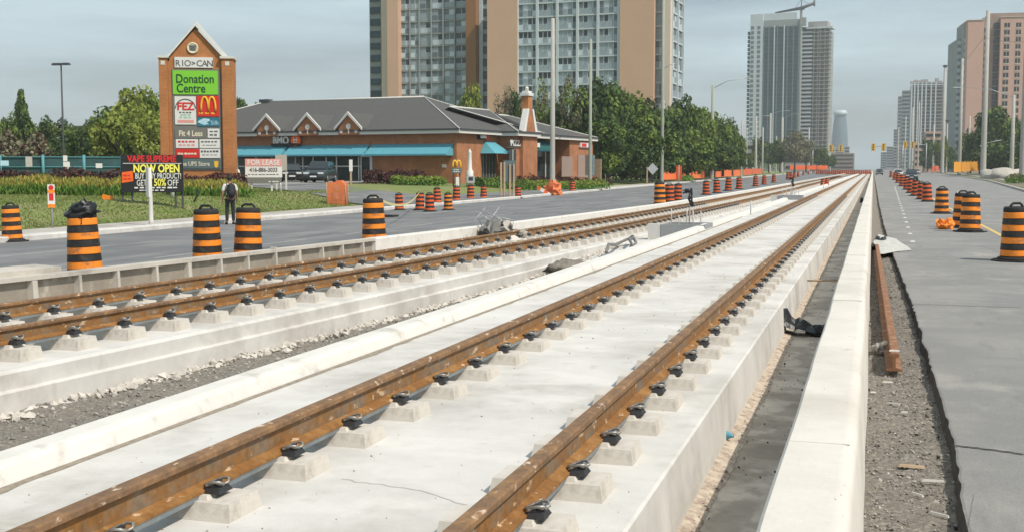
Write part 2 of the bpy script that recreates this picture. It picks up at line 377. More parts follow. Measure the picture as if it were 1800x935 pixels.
# haze: one closed box of even air
hm = bpy.data.materials.new('haze air'); hm.use_nodes = True; hn = hm.node_tree; hn.nodes.remove(hn.nodes['Principled BSDF'])
pv = hn.nodes.new('ShaderNodeVolumePrincipled'); pv.inputs['Color'].default_value = (.93, .98, 1, 1); pv.inputs['Density'].default_value = .00027; pv.inputs['Anisotropy'].default_value = 0
hn.links.new(pv.outputs[0], hn.nodes['Material Output'].inputs['Volume'])
hz = MB().box(-2600, 2600, -400, 3600, -3, 150).build('haze', [hm]); tag(hz, kind='stuff')

# ------------------------------------------------------------------ ground and roads
def yrange(a, b, s0=1.0, g=1.04):
    out = [a]; s = s0
    while out[-1] < b: out.append(min(b, out[-1]+s)); s *= g
    return out
def strip(name, Ys, xa, xb, zf, m, nx=2, dz=0.0, kind='structure', solid=0):
    b = MB(); v = []; f = []
    for Y in Ys:
        for i in range(nx):
            X = xa(Y)+(xb(Y)-xa(Y))*i/(nx-1); v.append((X, Y, zf(X, Y)+dz))
    for j in range(len(Ys)-1):
        for i in range(nx-1): f.append((j*nx+i, j*nx+i+1, (j+1)*nx+i+1, (j+1)*nx+i))
    b.add(v, f, smooth=nx > 4); o = b.build(name, [m], fix=False); tag(o, kind=kind); return o
b = MB(); b.add([(-2500, -300, -.9), (2500, -300, -.9), (2500, 3400, -.9), (-2500, 3400, -.9)], [(0, 1, 2, 3)]); tag(b.build('ground', ['earth'], fix=False), kind='structure')
YF = yrange(-15, 1500, 1.0, 1.03)
# right hand road with its broken inner edge
def edgeR(Y):
    base = lerp_pts([(0, .47), (6, .48), (8, .54), (16, .53), (25, .44), (37, .37), (60, .32), (1500, .3)], Y)
    return base + .03*noise.noise(Vector((0, Y*1.3, 0)))+.018*noise.noise(Vector((5, Y*5, 0)))
YN = [(-15+i*.9) for i in range(20)]+[3+i*.09 for i in range(260)]+yrange(26.5, 1500, .5, 1.03)
b = MB(); v = []; f = []
for Y in YN: v += [(edgeR(Y)-.02, Y, -.085), (edgeR(Y), Y, -.006), (edgeR(Y)+.015, Y, 0), (right_kerb(Y), Y, 0)]
for j in range(len(YN)-1):
    for i in range(3): b.m.append(1 if i == 0 else 0); b.sm.append(False); b.f.append([j*4+i, j*4+i+1, j*4+i+5, j*4+i+4])  # sloping edge face painted black for the shadow line
b.v = [tuple(p) for p in v]; tag(b.build('road', ['asphR', 'tar'], fix=False), kind='structure')
tag(strip('road', YF, left_kerb, lambda Y: -6.5 if Y > 120 else -9.2, zground, 'asphL', 8), kind='structure')
# right verge, kerb and sidewalk
YV = yrange(20, 1500, 3, 1.05)
strip('ground', YV, lambda Y: right_kerb(Y)+.2, lambda Y: 700, lambda X, Y: .14+.3*smooth(3, 30, X-right_kerb(Y)), 'earth', 12)
strip('sidewalk', YV, lambda Y: right_kerb(Y)+2.2, lambda Y: right_kerb(Y)+4.2, lambda X, Y: .17+.3*smooth(3, 30, X-right_kerb(Y)), 'walk', 4)
b = MB(); b.sweep([(0, -.1), (0, .12), (.03, .15), (.3, .15), (.3, -.1)], YV, right_kerb); tag(b.build('kerb', ['walk']), 'low concrete kerb along the right edge of the right road', 'kerb')
b = MB(); b.sweep([(0, -.4), (0, -.17), (-.04, -.145), (-.55, -.145), (-.55, -.4)], YF, lambda Y: left_kerb(Y)+.3); tag(b.build('kerb', ['slab']), 'pale concrete kerb and gutter along the far side of the left road', 'kerb')
strip('sidewalk', YF, lambda Y: left_kerb(Y)-2.3, lambda Y: left_kerb(Y)-.25, lambda X, Y: max(zl(X, Y), -.2), 'walk', 3, .035)
strip('grass_slope', yrange(-10, 1500, 1.5, 1.03), lambda Y: -700 if Y > 130 else -260, lambda Y: left_kerb(Y)-.3, zl, 'grass', 60)
o = COL.objects['grass_slope']
for i in range(1): pass
# finer near grass: rebuild with non linear spacing
me = o.data
nx = 60
for j in range(len(me.vertices)//nx):
    x0 = me.vertices[j*nx].co.x; x1 = me.vertices[j*nx+nx-1].co.x; Y = me.vertices[j*nx].co.y
    for i in range(nx):
        t = 1-i/(nx-1); X = x1+(x0-x1)*t**3.2; me.vertices[j*nx+i].co = (X, Y, zl(X, Y)+(.03*noise.noise(Vector((X*.6, Y*.6, 0))) if i < nx-6 else 0))
o.name = 'ground'
# driveway apron and parking
def drive_zone(X, Y): return zl(X, Y)
b = MB(); v = []; f = []
edge = [(0, 54, 112), (.8, 56, 110), (2, 57.5, 106), (3.2, 58.5, 98), (3.9, 59, 72), (6, 60, 70), (9, 62, 71), (12, 65, 74), (15, 67, 80)]
n = 12
for d, y0, y1 in edge:
    for i in range(n+1):
        Y = y0+(y1-y0)*i/n; X = left_kerb(Y)-.2-d; v.append((X, Y, max(zl(X, Y), -.17)+.05))
for j in range(len(edge)-1):
    for i in range(n): f.append((j*(n+1)+i, (j+1)*(n+1)+i, (j+1)*(n+1)+i+1, j*(n+1)+i+1))
b.add(v, f); tag(b.build('driveway', ['asphL'], fix=False), kind='structure')
strip('parking_lot', [67, 75, 82, 89, 93, 97], lambda Y: -92, lambda Y: left_kerb(Y)-14.8, lambda X, Y: .66, 'asphR', 2)
# worn paint lines on both roads
def paint(name, x, y0, y1, w, m, z=.004, dash=None):
    b = MB(); Y = y0
    while Y < y1:
        ye = min(y1, Y+(dash[0] if dash else y1-y0)); Ys = [Y+(ye-Y)*i/8 for i in range(9)]
        for a, c in zip(Ys, Ys[1:]):
            xa = x(a); xc = x(c)
            b.add([(xa-w/2, a, zground(xa, a)+z), (xa+w/2, a, zground(xa, a)+z), (xc+w/2, c, zground(xc, c)+z), (xc-w/2, c, zground(xc, c)+z)], [(0, 1, 2, 3)])
        Y = ye+(dash[1] if dash else 1)
    tag(b.build(name, [m], fix=False), kind='structure')
paint('road_marking', lambda Y: 3.25+max(0, Y-60)*.012, 15, 400, .12, 'yellow')
paint('road_marking', lambda Y: 6.6+max(0, Y-60)*.02, 20, 400, .12, 'worn', dash=(3, 6))
paint('road_marking', lambda Y: -14.4, 12, 300, .13, 'worn', dash=(7, 2.5))
paint('road_marking', lambda Y: -18.6, 12, 300, .12, 'worn', dash=(3, 6))
for i in range(26):
    Y = 30+i*3.6; x = .95+.012*(Y-30)
    b = MB(); b.taper((x-.06, x+.06, Y-.07, Y+.07), (x-.035, x+.035, Y-.045, Y+.045), .001, .02)
    tag(b.build('road_stud', ['white']), 'small white temporary stud in the dotted row on the right asphalt', 'road stud', 'white studs dotted along the right road')
# cement stains and cracks on the right road
def patch(name, c, rx, ry, m, seed, z=.003, n=22):
    b = MB(); pts = []
    for i in range(n):
        a = 2*PI*i/n; q = 1+.5*noise.noise(Vector((math.cos(a)*1.4, math.sin(a)*1.4, seed)))
        pts.append((c[0]+rx*q*math.cos(a), c[1]+ry*q*math.sin(a), c[2]+z))
    b.add(pts, [tuple(range(n))]); tag(b.build(name, [m], fix=False), kind='structure')
def crack(pts, w=.012, z=.006):
    b = MB(); P = [gp(*p) for p in pts]
    Q = []
    for a, c in zip(P, P[1:]):
        for i in range(8): Q.append(a.lerp(c, i/8))
    Q.append(P[-1])
    for i, q in enumerate(Q): q.y += .025*noise.noise(Vector((i*.9, 0, w*99)))
    for i, (a, c) in enumerate(zip(Q, Q[1:])):
        b.add([(a.x, a.y-w/2, z), (c.x, c.y-w/2, z), (c.x, c.y+w/2, z), (a.x, a.y+w/2, z)], [(0, 1, 2, 3)])
    tag(b.build('pavement_crack', ['crack'], fix=False), kind='structure')
crack([(1672, 783), (1735, 790), (1800, 799)], .022)
crack([(1592, 534), (1680, 537), (1798, 541)], .018)
crack([(1700, 935), (1712, 870), (1690, 800)], .012)
crack([(1620, 455), (1700, 462), (1790, 500)], .012)
crack([(1575, 420), (1680, 425)], .015)
crack([(1560, 373), (1655, 374), (1795, 379)], .02)

# ------------------------------------------------------------------ guideway
TX = -2.18
def LC(Y): return -6.35-3.03*math.exp(-max(Y, -8)/23.0)
YT = [-14+i*2 for i in range(8)]+[2+i*.35 for i in range(86)]+yrange(32.1, 1200, 1.2, 1.03)
def stones(name, n, fn, smin, smax, m='stone'):
    b = MB()
    for _ in range(n):
        x, y, z = fn(); s_ = smin+(smax-smin)*R.random()**2.5
        a = R.random()*PI; b.X = Matrix.Translation((x, y, z)) @ Matrix.Rotation(a, 4, 'Z') @ Matrix.Rotation(R.random(), 4, 'X')
        q = [s_*(.6+.5*R.random()) for _ in range(6)]
        b.add([(q[0], 0, 0), (-q[1], 0, 0), (0, q[2], 0), (0, -q[3], 0), (0, 0, q[4]*.7), (0, 0, -q[5]*.7)], [(0, 2, 4), (2, 1, 4), (1, 3, 4), (3, 0, 4), (2, 0, 5), (1, 2, 5), (3, 1, 5), (0, 3, 5)])
    b.X = Matrix.Identity(4); o = b.build(name, [m], fix=False); tag(o, kind='stuff'); return o
# near slab, with channel floor and middle gravel
b = MB(); b.sweep([(-4.05, -.5), (-4.05, .19), (-1.0, .19), (-.985, .18), (-.955, -.10), (-.94, -.5)], YT, lambda Y: 0); tag(b.build('track_slab', ['slab']), kind='structure')
b = MB(); b.sweep([(-.97, -.5), (-.97, -.20), (-.30, -.20), (-.30, -.5)], YT, lambda Y: 0); tag(b.build('drain_channel', ['channel']), kind='structure')
# dusty strip at the foot of the slab face
Yd = [3+i*.12 for i in range(420)]
b = MB(); v = []; f = []
for Y in Yd:
    wv = .13+.05*noise.noise(Vector((Y*.7, 0, 0)))+.03*noise.noise(Vector((Y*4, 1, 0)))
    v += [(-.972, Y, -.165), (-.972+wv*.5, Y, -.178+.012*noise.noise(Vector((Y*6, 4, 0)))), (-.972+wv, Y, -.197)]
for j in range(len(Yd)-1):
    for i in range(2): f.append((j*3+i, j*3+i+1, j*3+i+4, j*3+i+3))
b.add(v, f); tag(b.build('dirt_strip', ['dust'], fix=False), kind='structure')
# parapet
b = MB(); b.sweep([(-.34, -.5), (-.34, .535), (-.325, .55), (-.10, .55), (-.065, .544), (-.045, .525), (-.035, .48), (-.012, .2), (0.0, -.3)], YT, lambda Y: .014*noise.noise(Vector((Y*.35, 0, 0)))+.006*noise.noise(Vector((Y*1.6, 0, 0))))
tag(b.build('concrete_parapet', ['parapet']), 'long smooth cream concrete parapet between the drain channel and the gravel edge', 'parapet wall')
for i, Y in enumerate((5.3, 11.2, 17.1, 23.0, 28.9, 34.8, 40.7)):
    b = MB(); b.box(-.325, -.07, Y, Y+.006, .548+.014*noise.noise(Vector((Y*.35, 0, 0))), .5535+.014*noise.noise(Vector((Y*.35, 0, 0)))); o = b.build('form_joint', ['dirtl'], fix=False); o.parent = COL.objects['concrete_parapet']
def f_par():
    Y = 3+30*R.random()**1.4; return R.uniform(-.33, -.07), Y, .548
stones('concrete_grit', 260, f_par, .002, .007, 'dirtd')
# right gravel margin
b = MB(); YG = [-6+i*.5 for i in range(18)]+[3+i*.06 for i in range(500)]+yrange(33, 1200, .5, 1.05); v = []; f = []; nx = 12
for Y in YG:
    for i in range(nx):
        X = -.02+(.62)*i/(nx-1); z = -.105+.022*noise.noise(Vector((X*9, Y*9, 0)))+.02*noise.noise(Vector((X*2, Y*2, 0)))
        v.append((X, Y, z))
for j in range(len(YG)-1):
    for i in range(nx-1): f.append((j*nx+i, j*nx+i+1, (j+1)*nx+i+1, (j+1)*nx+i))
b.add(v, f, smooth=True); tag(b.build('gravel_margin', ['gravel'], fix=False), kind='structure')
def f_right():
    Y = 4+26*R.random()**1.6; return R.uniform(.0, edgeR(Y)-.01), Y, -.098
stones('gravel_stones', 9000, f_right, .004, .018)
stones('pale_chips', 260, f_right, .004, .016, 'crumb')
stones('dark_chips', 700, f_right, .006, .02, 'tar')
# middle gravel bed
b = MB(); YG = [-6+i*.7 for i in range(14)]+[3+i*.16 for i in range(230)]+yrange(40, 1200, .8, 1.05); v = []; f = []; nx = 20
for Y in YG:
    xa = LC(Y)+1.2; xb = -4.2
    for i in range(nx):
        X = xa+(xb-xa)*i/(nx-1); up = smooth(19, 30, Y)*.30
        v.append((X, Y, -.37+up+.05*noise.noise(Vector((X*2.2, Y*2.2, 0)))+.02*noise.noise(Vector((X*8, Y*8, 0)))))
for j in range(len(YG)-1):
    for i in range(nx-1): f.append((j*nx+i, j*nx+i+1, (j+1)*nx+i+1, (j+1)*nx+i))
b.add(v, f, smooth=True); o = b.build('gravel_bed', ['gravel', 'slab'], fix=False); tag(o, kind='structure')
for p in o.data.polygons:
    if p.center.y > 22.5+1.5*noise.noise(Vector((p.center.x, 0, 0))): p.material_index = 1
def f_mid():
    Y = 6+20*R.random()**1.3; xa = LC(Y)+1.3; X = R.uniform(xa, -4.3); return X, Y, -.365+smooth(19, 30, Y)*.3+.05*noise.noise(Vector((X*2.2, Y*2.2, 0)))
stones('gravel_stones', 9000, f_mid, .006, .035)
b = MB(); Yd = [3+i*.12 for i in range(300)]; v = []; f = []
for Y in Yd:
    wv = .015+.04*noise.noise(Vector((Y*.6, 9, 0)))+.03*noise.noise(Vector((Y*4, 5, 0))); v += [(-4.042, Y, .2), (-4.02, Y, .196), (-4.02+max(.01, wv), Y, .1925)]
for j in range(len(Yd)-1):
    for i in range(2): f.append((j*3+i, j*3+i+1, j*3+i+4, j*3+i+3))
b.add(v, f); tag(b.build('dirt_strip', ['dirtd'], fix=False), kind='structure')
for k, (pts, w_) in enumerate([([(600, 842), (740, 862), (870, 905)], .005), ([(1130, 470), (1290, 480)], .006), ([(1010, 520), (1150, 545), (1240, 520)], .004)]):
    b = MB(); P = [on_z(px, py, .19) for px, py in pts]; Q = []
    for a_, c_ in zip(P, P[1:]):
        for i in range(10): Q.append(a_.lerp(c_, i/10))
    Q.append(P[-1])
    for i, q in enumerate(Q): q.y += .03*noise.noise(Vector((i*.7, k*3, 0))); q.z = .193
    for a_, c_ in zip(Q, Q[1:]): b.add([(a_.x, a_.y-w_/2, a_.z), (c_.x, c_.y-w_/2, c_.z), (c_.x, c_.y+w_/2, c_.z), (a_.x, a_.y+w_/2, a_.z)], [(0, 1, 2, 3)])
    tag(b.build('slab_crack', ['dirtl'], fix=False), kind='structure')
def f_rub():
    Y = 6+22*R.random()**1.3; return LC(Y)+1.36+abs(R.gauss(0, .10)), Y, -.36+smooth(19, 30, Y)*.3
stones('concrete_crumbs', 1500, f_rub, .012, .085, 'crumb')
def f_grit():
    Y = 3.5+20*R.random()**1.5; return R.uniform(-3.9, -1.05), Y, .192
stones('loose_grit', 500, f_grit, .003, .011, 'dirtd')
def f_chan():
    Y = 3+26*R.random()**1.5; return -.955+abs(R.gauss(0, .06)), Y, -.185
stones('channel_grit', 2600, f_chan, .004, .016, 'dirtd')
def f_chan2():
    Y = 3+26*R.random()**1.5; return R.uniform(-.85, -.36), Y, -.195
stones('channel_grit', 120, f_chan2, .006, .018, 'crack')
# middle kerb
b = MB(); b.sweep([(-4.02, .1), (-4.05, .20), (-4.085, .275), (-4.11, .292), (-4.14, .30), (-4.28, .30), (-4.30, .285), (-4.305, -.5), (-4.0, -.5)], [y for y in YT if y < 700], lambda Y: .012*noise.noise(Vector((Y*.3, 2, 0))))
tag(b.build('concrete_kerb', ['kerbconc']), 'rounded white concrete kerb between the nearer track and the gravel bed', 'kerb')
# left track slab (stepped face)
b = MB(); b.sweep([(-1.75, -.6), (-1.75, 0), (1.25, 0), (1.28, -.03), (1.28, -.17), (1.34, -.185), (1.34, -.6)], YT, LC); tag(b.build('track_slab', ['slab']), kind='structure')
# rail margin between left slab and barrier
# far barrier of the left track
def WX(Y): return LC(Y)-.75-lerp_pts([(5, 1.0), (20, .82), (40, .8), (1200, .8)], Y)
def WZ(Y): return lerp_pts([(5, .47), (20, .42), (35, .36), (50, .31), (1200, .30)], Y)
YW = [y for y in yrange(21.0, 1200, 1.5, 1.03)]
b = MB(); b.sweep([(0, -.7), (0, -.02), (-.03, 0), (-.22, 0), (-.26, -.03), (-.26, -.7)], YW, WX, WZ)
tag(b.build('concrete_barrier', ['kerbconc']), 'low white concrete barrier running beside the left track and the far road', 'barrier')
fw = empty('formwork_wall', (WX(12), 12, 0), 0, 'grey panelled formwork wall with vertical ribs at the near end of the left barrier', 'wall')
def local(o, b): b.X = Matrix.Translation(-Vector(o.location))
Yw = [5+i*.5 for i in range(33)]
b = MB(); local(fw, b); b.sweep([(-.08, -.7), (-.08, -.03), (-.14, -.03), (-.14, -.7)], Yw, WX, WZ); b.build('panel', ['form'], fw)
b = MB(); local(fw, b); b.sweep([(.0, -.05), (.0, .0), (-.2, .0), (-.2, -.05)], Yw, WX, WZ); b.build('top_rail', ['old'], fw)
yy = 6.0; i = 0
while yy < 20.9:
    b = MB(); local(fw, b); wd = .05 if i % 4 else .09; tp = .0 if i % 9 != 6 else .09
    x = WX(yy); z = WZ(yy)
    b.prism([(x-.10, -.6), (x+.05, -.6), (x+.0, z-.052+tp*1.0), (x-.10, z-.052+tp)], yy, yy+wd); b.build('rib', ['old'], fw); yy += .72 if i % 2 else .80; i += 1
b = MB()
Yb = [5+i*.6 for i in range(14)]
b.sweep([(-.2, -.02), (-.2, .06), (-.62, .08), (-.62, -.02)], Yb, WX, WZ); tag(b.build('concrete_ledge', ['old']), 'broken pale concrete ledge lying behind the panelled formwork wall', 'ledge')

# rails
RAILP = [(-.07, 0), (-.07, .012), (-.012, .030), (-.009, .115), (-.036, .128), (-.036, .150), (-.028, .16), (.028, .16), (.036, .150), (.036, .128), (.009, .115), (.012, .030), (.07, .012), (.07, 0)]
RK_ = [0, 0, 2, 0, 1, 1, 1, 1, 1, 0, 2, 0, 0, 0]
def rail(xf, z0, label):
    b = MB(); b.sweep(RAILP, YT, xf, lambda Y: z0, ks=RK_); o = b.build('steel_rail', ['rust', 'rusthead', 'rustweb']); b = MB(); b.sweep([(-.062, -.028), (-.066, -.001), (.066, -.001), (.062, -.028)], YT, xf, lambda Y: z0); b.build('rubber_boot', ['boot'], o); tag(o, label, 'rail', 'rusty rails of the two tracks'); return o  # strip under the foot is added to paint the shaded gap
HG = .7525
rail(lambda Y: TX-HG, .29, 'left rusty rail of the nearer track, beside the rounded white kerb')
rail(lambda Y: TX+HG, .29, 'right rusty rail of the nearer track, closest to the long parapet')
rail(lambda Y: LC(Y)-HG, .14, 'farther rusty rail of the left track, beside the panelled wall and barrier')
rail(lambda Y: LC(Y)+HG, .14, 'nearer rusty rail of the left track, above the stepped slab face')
def ring(cx, cy, cz, r, seed=0):
    return [(cx+.3*r*math.sin(t*2+seed), cy+r*1.2*math.cos(t), cz+r*math.sin(t)) for t in [2*PI*i/12 for i in range(12)]]
def make_plinth():
    b = MB(); b.taper((-.31, .25, -.15, .15), (-.295, .235, -.128, .128), 0, .078); b.taper((-.11, .11, -.10, .10), (-.10, .10, -.09, .09), .078, .097)
    root = b.build('track_plinth', ['plinth'])
    for s_ in (-1, 1):
        c = MB(); x = s_*.10; c.X = Matrix.Translation((x, 0, .1)) @ Matrix.Scale(.97, 4) @ Matrix.Translation((-x, 0, -.1))
        c.taper((x-.05, x+.05, -.062, .062), (x-.036, x+.036, -.045, .045), .097, .124, 1)
        c.box(min(x, x+s_*.02), max(x, x+s_*.02), -.018, .018, .118, .152, 1)
        for q in (-1, 1):
            c.tube([(x-s_*.055, q*.012, .125), (x-s_*.03, q*.036, .135), (x+s_*.005, q*.050, .150), (x+s_*.038, q*.044, .152), (x+s_*.050, q*.022, .140), (x+s_*.03, q*.008, .128), (x-s_*.0, q*.02, .142), (x-s_*.03, q*.052, .132)], .0072, 6, 0)
        c.build('rail_clip', ['clip', 'iron'], root)
    return root
pl0 = make_plinth()
used = [False]
def put_plinth(x, y, z, label, group):
    o = pl0 if not used[0] else copy_tree(pl0)
    used[0] = True; o.scale = (1.1, 1.1, 1.44) if z == 0 else (1, 1, 1); o.location = (x, y, z); o.rotation_euler = (0, 0, R.uniform(-.02, .02)); tag(o, label, 'rail plinth', group)
for k, (dx, who) in enumerate(((-HG, 'left'), (HG, 'right'))):
    for i in range(85):
        put_plinth(TX+dx, 4.68+.735*(i-2)+(.0 if k == 0 else .05), .19, 'low concrete plinth with sprung clips under the %s rail of the nearer track' % who, 'plinths under the %s rail of the nearer track' % who)
for k, (dx, who) in enumerate(((-HG, 'farther'), (HG, 'nearer'))):
    for i in range(63):
        Y = 8.3+.735*i; put_plinth(LC(Y)+dx, Y, 0, 'low concrete plinth with sprung clips under the %s rail of the left track' % who, 'plinths under the %s rail of the left track' % who)
b = MB()
for i in range(200):
    Y = 4.68+.735*(83+i)
    for dx in (-HG, HG): b.taper((TX+dx-.31, TX+dx+.31, Y-.17, Y+.17), (TX+dx-.27, TX+dx+.27, Y-.135, Y+.135), .19, .285)
for i in range(200):
    Y = 8.3+.735*(63+i)
    for dx in (-HG, HG): b.taper((LC(Y)+dx-.31, LC(Y)+dx+.31, Y-.17, Y+.17), (LC(Y)+dx-.27, LC(Y)+dx+.27, Y-.135, Y+.135), .04, .135)
tag(b.build('distant_plinths', ['plinth']), kind='stuff')

# ------------------------------------------------------------------ barrels
def make_barrel(base=True, red=False, crumple=False):
    root = bpy.data.objects.new('construction_barrel', None); COL.objects.link(root)
    prof = []; ks = []
    zs = [0, .10, .10, .215, .225, .33, .34, .445, .455, .56, .57, .675, .685, .79, .80, .90, .905]
    cols = [1, 1, 0, 0, 1, 1, 0, 0, 1, 1, 0, 0, 1, 1, 0, 0]
    b = MB(); prof = []
    segs = [(0, .10, 1), (.10, .215, 0), (.215, .33, 1), (.33, .445, 0), (.445, .56, 1), (.56, .675, 0), (.675, .79, 1), (.79, .90, 0)]
    for z0, z1, c in segs:
        r0 = .275-.055*z0; r1 = .275-.055*z1
        prof += [(r0+.004, z0), (r0+.004, z0+.012), (r1, z1-.012), (r1, z1)]; ks += [c, c, c, c]
    b.lathe(prof, 28, ks=ks[:-1]); b.build('drum', ['orange2' if red else 'orange', 'blk'], root)
    c = MB(); c.lathe([(.222, .90), (.228, .915), (.224, .975), (.20, 1.0), (.12, .985), (.0, .985)], 24); c.build('cap', ['rub'], root)
    h = MB(); h.tube([(-.12, 0, .99), (-.12, 0, 1.02), (-.07, 0, 1.06), (.07, 0, 1.06), (.12, 0, 1.02), (.12, 0, .99)], .024, 8); h.build('handle', ['rub'], root)
    if base:
        r = MB(); r.prismz([(.42*math.cos(a)*1.05, .42*math.sin(a)) for a in [2*PI*(i+.5)/8 for i in range(8)]], -.0, .035)
        r.lathe([(.34, .035), (.31, .075), (.277, .08)], 20); r.build('rubber_base', ['rub'], root)
    if crumple:
        s_ = MB(); s_.blob((0, 0, .99), (.235, .235, .13), 3, .5, 18, 10, 0, True); s_.blob((.05, .0, 1.08), (.12, .10, .09), 5, .6, 12, 8, 0, True); s_.build('plastic_wrap', ['bag'], root)
    return root
proto = {'base': make_barrel(True), 'plain': make_barrel(False), 'red': make_barrel(True, True), 'wrap': make_barrel(False, False, True)}
pused = set()
def barrel(px, py, hpx, kind, label, group, z=None, rz=0):
    p = gp(px, py) if z is None else on_z(px, py, z)
    s_ = px_height(p, hpx)/1.08
    s_ = min(1.2, max(.8, s_))
    o = proto[kind] if kind not in pused else copy_tree(proto[kind]); pused.add(kind)
    o.location = p; o.rotation_euler = (R.uniform(-.035, .035), R.uniform(-.035, .035), rz+R.random()*.6); o.scale = (s_, s_, s_)
    tag(o, label, 'construction barrel', group); return p
RR = 'orange and black barrels in the row dividing the right road'
barrel(1785, 459, 103, 'base', 'largest orange and black barrel in the right row, at the right edge of the photo', RR)
barrel(1705, 408, 71, 'base', 'second nearest barrel of the right row, beside the crumpled orange sheet', RR)
barrel(1691, 401, 66, 'plain', 'orange and black barrel mostly hidden directly behind the second nearest barrel of the right row', RR)
barrel(1655, 376, 48, 'base', 'third barrel of the right row, standing alone on a wide black rubber base', RR)
ords = ['fourth', 'fifth', 'sixth', 'seventh', 'eighth', 'ninth', 'tenth', 'eleventh', 'twelfth', 'thirteenth', 'fourteenth']
for i, (px, py, h) in enumerate([(1630, 355, 35), (1620, 351, 32), (1609, 345, 30), (1601, 340, 27), (1594, 334, 24), (1586, 328, 22), (1579, 322, 20), (1573, 317, 17), (1566, 312, 14)]):
    barrel(px, py, h, 'red', '%s nearest barrel in the tight right row on the asphalt' % ords[i], RR)
LG = 'orange and black barrels along the left track barrier'
barrel(22, 421, 69, 'base', 'barrel on a rubber base on the far kerb at the left edge of the photo', 'barrels by the far sidewalk')
barrel(150, 482, 118, 'wrap', 'barrel topped with crumpled black plastic behind the panelled wall, nearest the camera', LG)
barrel(365, 463, 103, 'plain', 'left one of the two close barrels behind the panelled wall, in front of the person', LG)
barrel(436, 459, 101, 'plain', 'right one of the two close barrels behind the panelled wall', LG)
barrel(658, 428, 85, 'plain', 'lone barrel behind the white barrier with yellow tape tied to its top', LG)
barrel(1160, 360, 42, 'base', 'large barrel at the front of a group of three beside the white barrier', LG)
barrel(1177, 356, 34, 'red', 'middle barrel of the group of three beside the white barrier', LG)
barrel(1191, 353, 31, 'red', 'right barrel of the group of three, with an orange flag above it', LG)
for i, (px, py, h) in enumerate([(1241, 343, 26), (1260, 340, 25), (1280, 336, 24), (1299, 333, 22), (1328, 328, 19), (1343, 325, 17), (1360, 321.5, 15), (1385, 316, 14), (1390, 315.5, 14), (1396, 314, 13), (1403, 311.5, 12), (1412, 309, 11), (1421, 307, 10), (1431, 305, 9)]):
    barrel(px, py, h, 'red', '%s barrel counted from the camera in the left road line past the group of three' % (['first', 'second', 'third']+ords)[i], LG)
DG = 'barrels around the driveway mouth'
DL = ['leftmost barrel at the driveway mouth, under the sagging yellow tape', 'second barrel from the left at the driveway mouth, with tape tied to it', 'third and largest barrel of the driveway cluster, close to the kerb', 'barrel at the back of the driveway cluster between two nearer ones', 'barrel right of the largest driveway barrel, close to the kerb', 'barrel in the back line below the golden arches board', 'barrel in the back line in front of the small white meter box', 'barrel in the back line left of the grey temporary board', 'barrel just right of the grey temporary board on timber legs', 'lone barrel on the sidewalk between two tall poles']
for i, (px, py, h) in enumerate([(702, 370, 31), (738, 370, 33), (755.6, 372.5, 34), (769, 358, 29), (788, 370, 32), (802, 354, 28), (827, 351, 27), (850, 349.5, 24), (911, 347, 22), (1006, 338.5, 20)]):
    barrel(px, py, h, 'red' if i not in (4,) else 'base', DL[i], DG)
for i, (px, py) in enumerate([(1446, 331), (1453, 329.5)]):
    barrel(px, py, 13, 'red', ['left', 'right'][i]+' one of the two small barrels standing between the two tracks', 'barrels between the tracks', .0)
for i in range(26):
    px = 1436+i*3.75; q = at(px, 297, 340+12*math.sin(i*2.1)); q.z = .12; o = copy_tree(proto['red']); o.location = q; o.scale = (1.1, 1.1, 1.15); tag(o, 'tiny distant orange barrel in the band across the far end of the tracks', 'construction barrel', 'distant barrels across the far end of the works'); continue
    barrel(px, 301.5, 7, 'red', 'tiny distant orange barrel in the band across the far end of the tracks', 'distant barrels across the far end of the works')
# sagging yellow tape
a = gp(658, 428)+Vector((0, 0, 1.12)); c = gp(738, 370)+Vector((0, 0, .85)); e = gp(755, 372)+Vector((0, 0, .95))
tp = MB(); pts = []
for i in range(17):
    t = i/16; p = a.lerp(c, t); p.z -= .75*4*t*(1-t)*.55; pts.append(p)
for i, (p, q) in enumerate(zip(pts, pts[1:])): tp.add([p, q, q+Vector((0, 0, .07)), p+Vector((0, 0, .07))], [(0, 1, 2, 3)])
tp.add([c, e, e+Vector((0, 0, .07)), c+Vector((0, 0, .07))], [(0, 1, 2, 3)])
tag(tp.build('barrier_tape', [mat('pale yellow tape', (.72, .62, .30), .6)], fix=False), 'pale yellow tape sagging from the lone barrel to the driveway barrels', 'tape')

# ------------------------------------------------------------------ small site objects
# loose rusty rail lying on the gravel
p0 = on_z(1572, 652, -.05); p1 = on_z(1541, 442, -.05)
d = (p1-p0); ang = math.atan2(d.y, d.x)-PI/2; ln = d.length
b = MB(); b.sweep([(x, z) for x, z in RAILP], [0, ln], lambda Y: 0)
o = b.build('loose_rail', ['rustbar'], loc=(p0.x, p0.y, -.05), rz=ang); tag(o, 'orange rusted offcut of rail lying on the gravel beside the parapet', 'rail offcut')
c = MB(); c.box(-.045, .045, .10, .14, .161, .17); c.build('white_mark', ['white'], o)
def crumple(name, c, size, seed, m, n=26, mm=18, amp=.55, flat=.5):
    b = MB(); v = []; f = []
    for j in range(mm+1):
        th = PI*j/mm
        for i in range(n):
            ph = 2*PI*i/n; dd = Vector((math.sin(th)*math.cos(ph), math.sin(th)*math.sin(ph), math.cos(th)))
            q = 1+amp*noise.noise(dd*1.6+Vector((seed, 0, 0)))+amp*.8*abs(noise.noise(dd*4+Vector((0, seed, 0))))
            v.append((dd.x*q*size[0], dd.y*q*size[1], max(-.0, (dd.z*.5+.35)*q)*size[2]))
    for j in range(mm):
        for i in range(n): f.append((j*n+i, (j+1)*n+i, (j+1)*n+(i+1) % n, j*n+(i+1) % n))
    b.add(v, f); return b.build(name, [m], loc=c)
q = on_z(1402, 588, -.2)
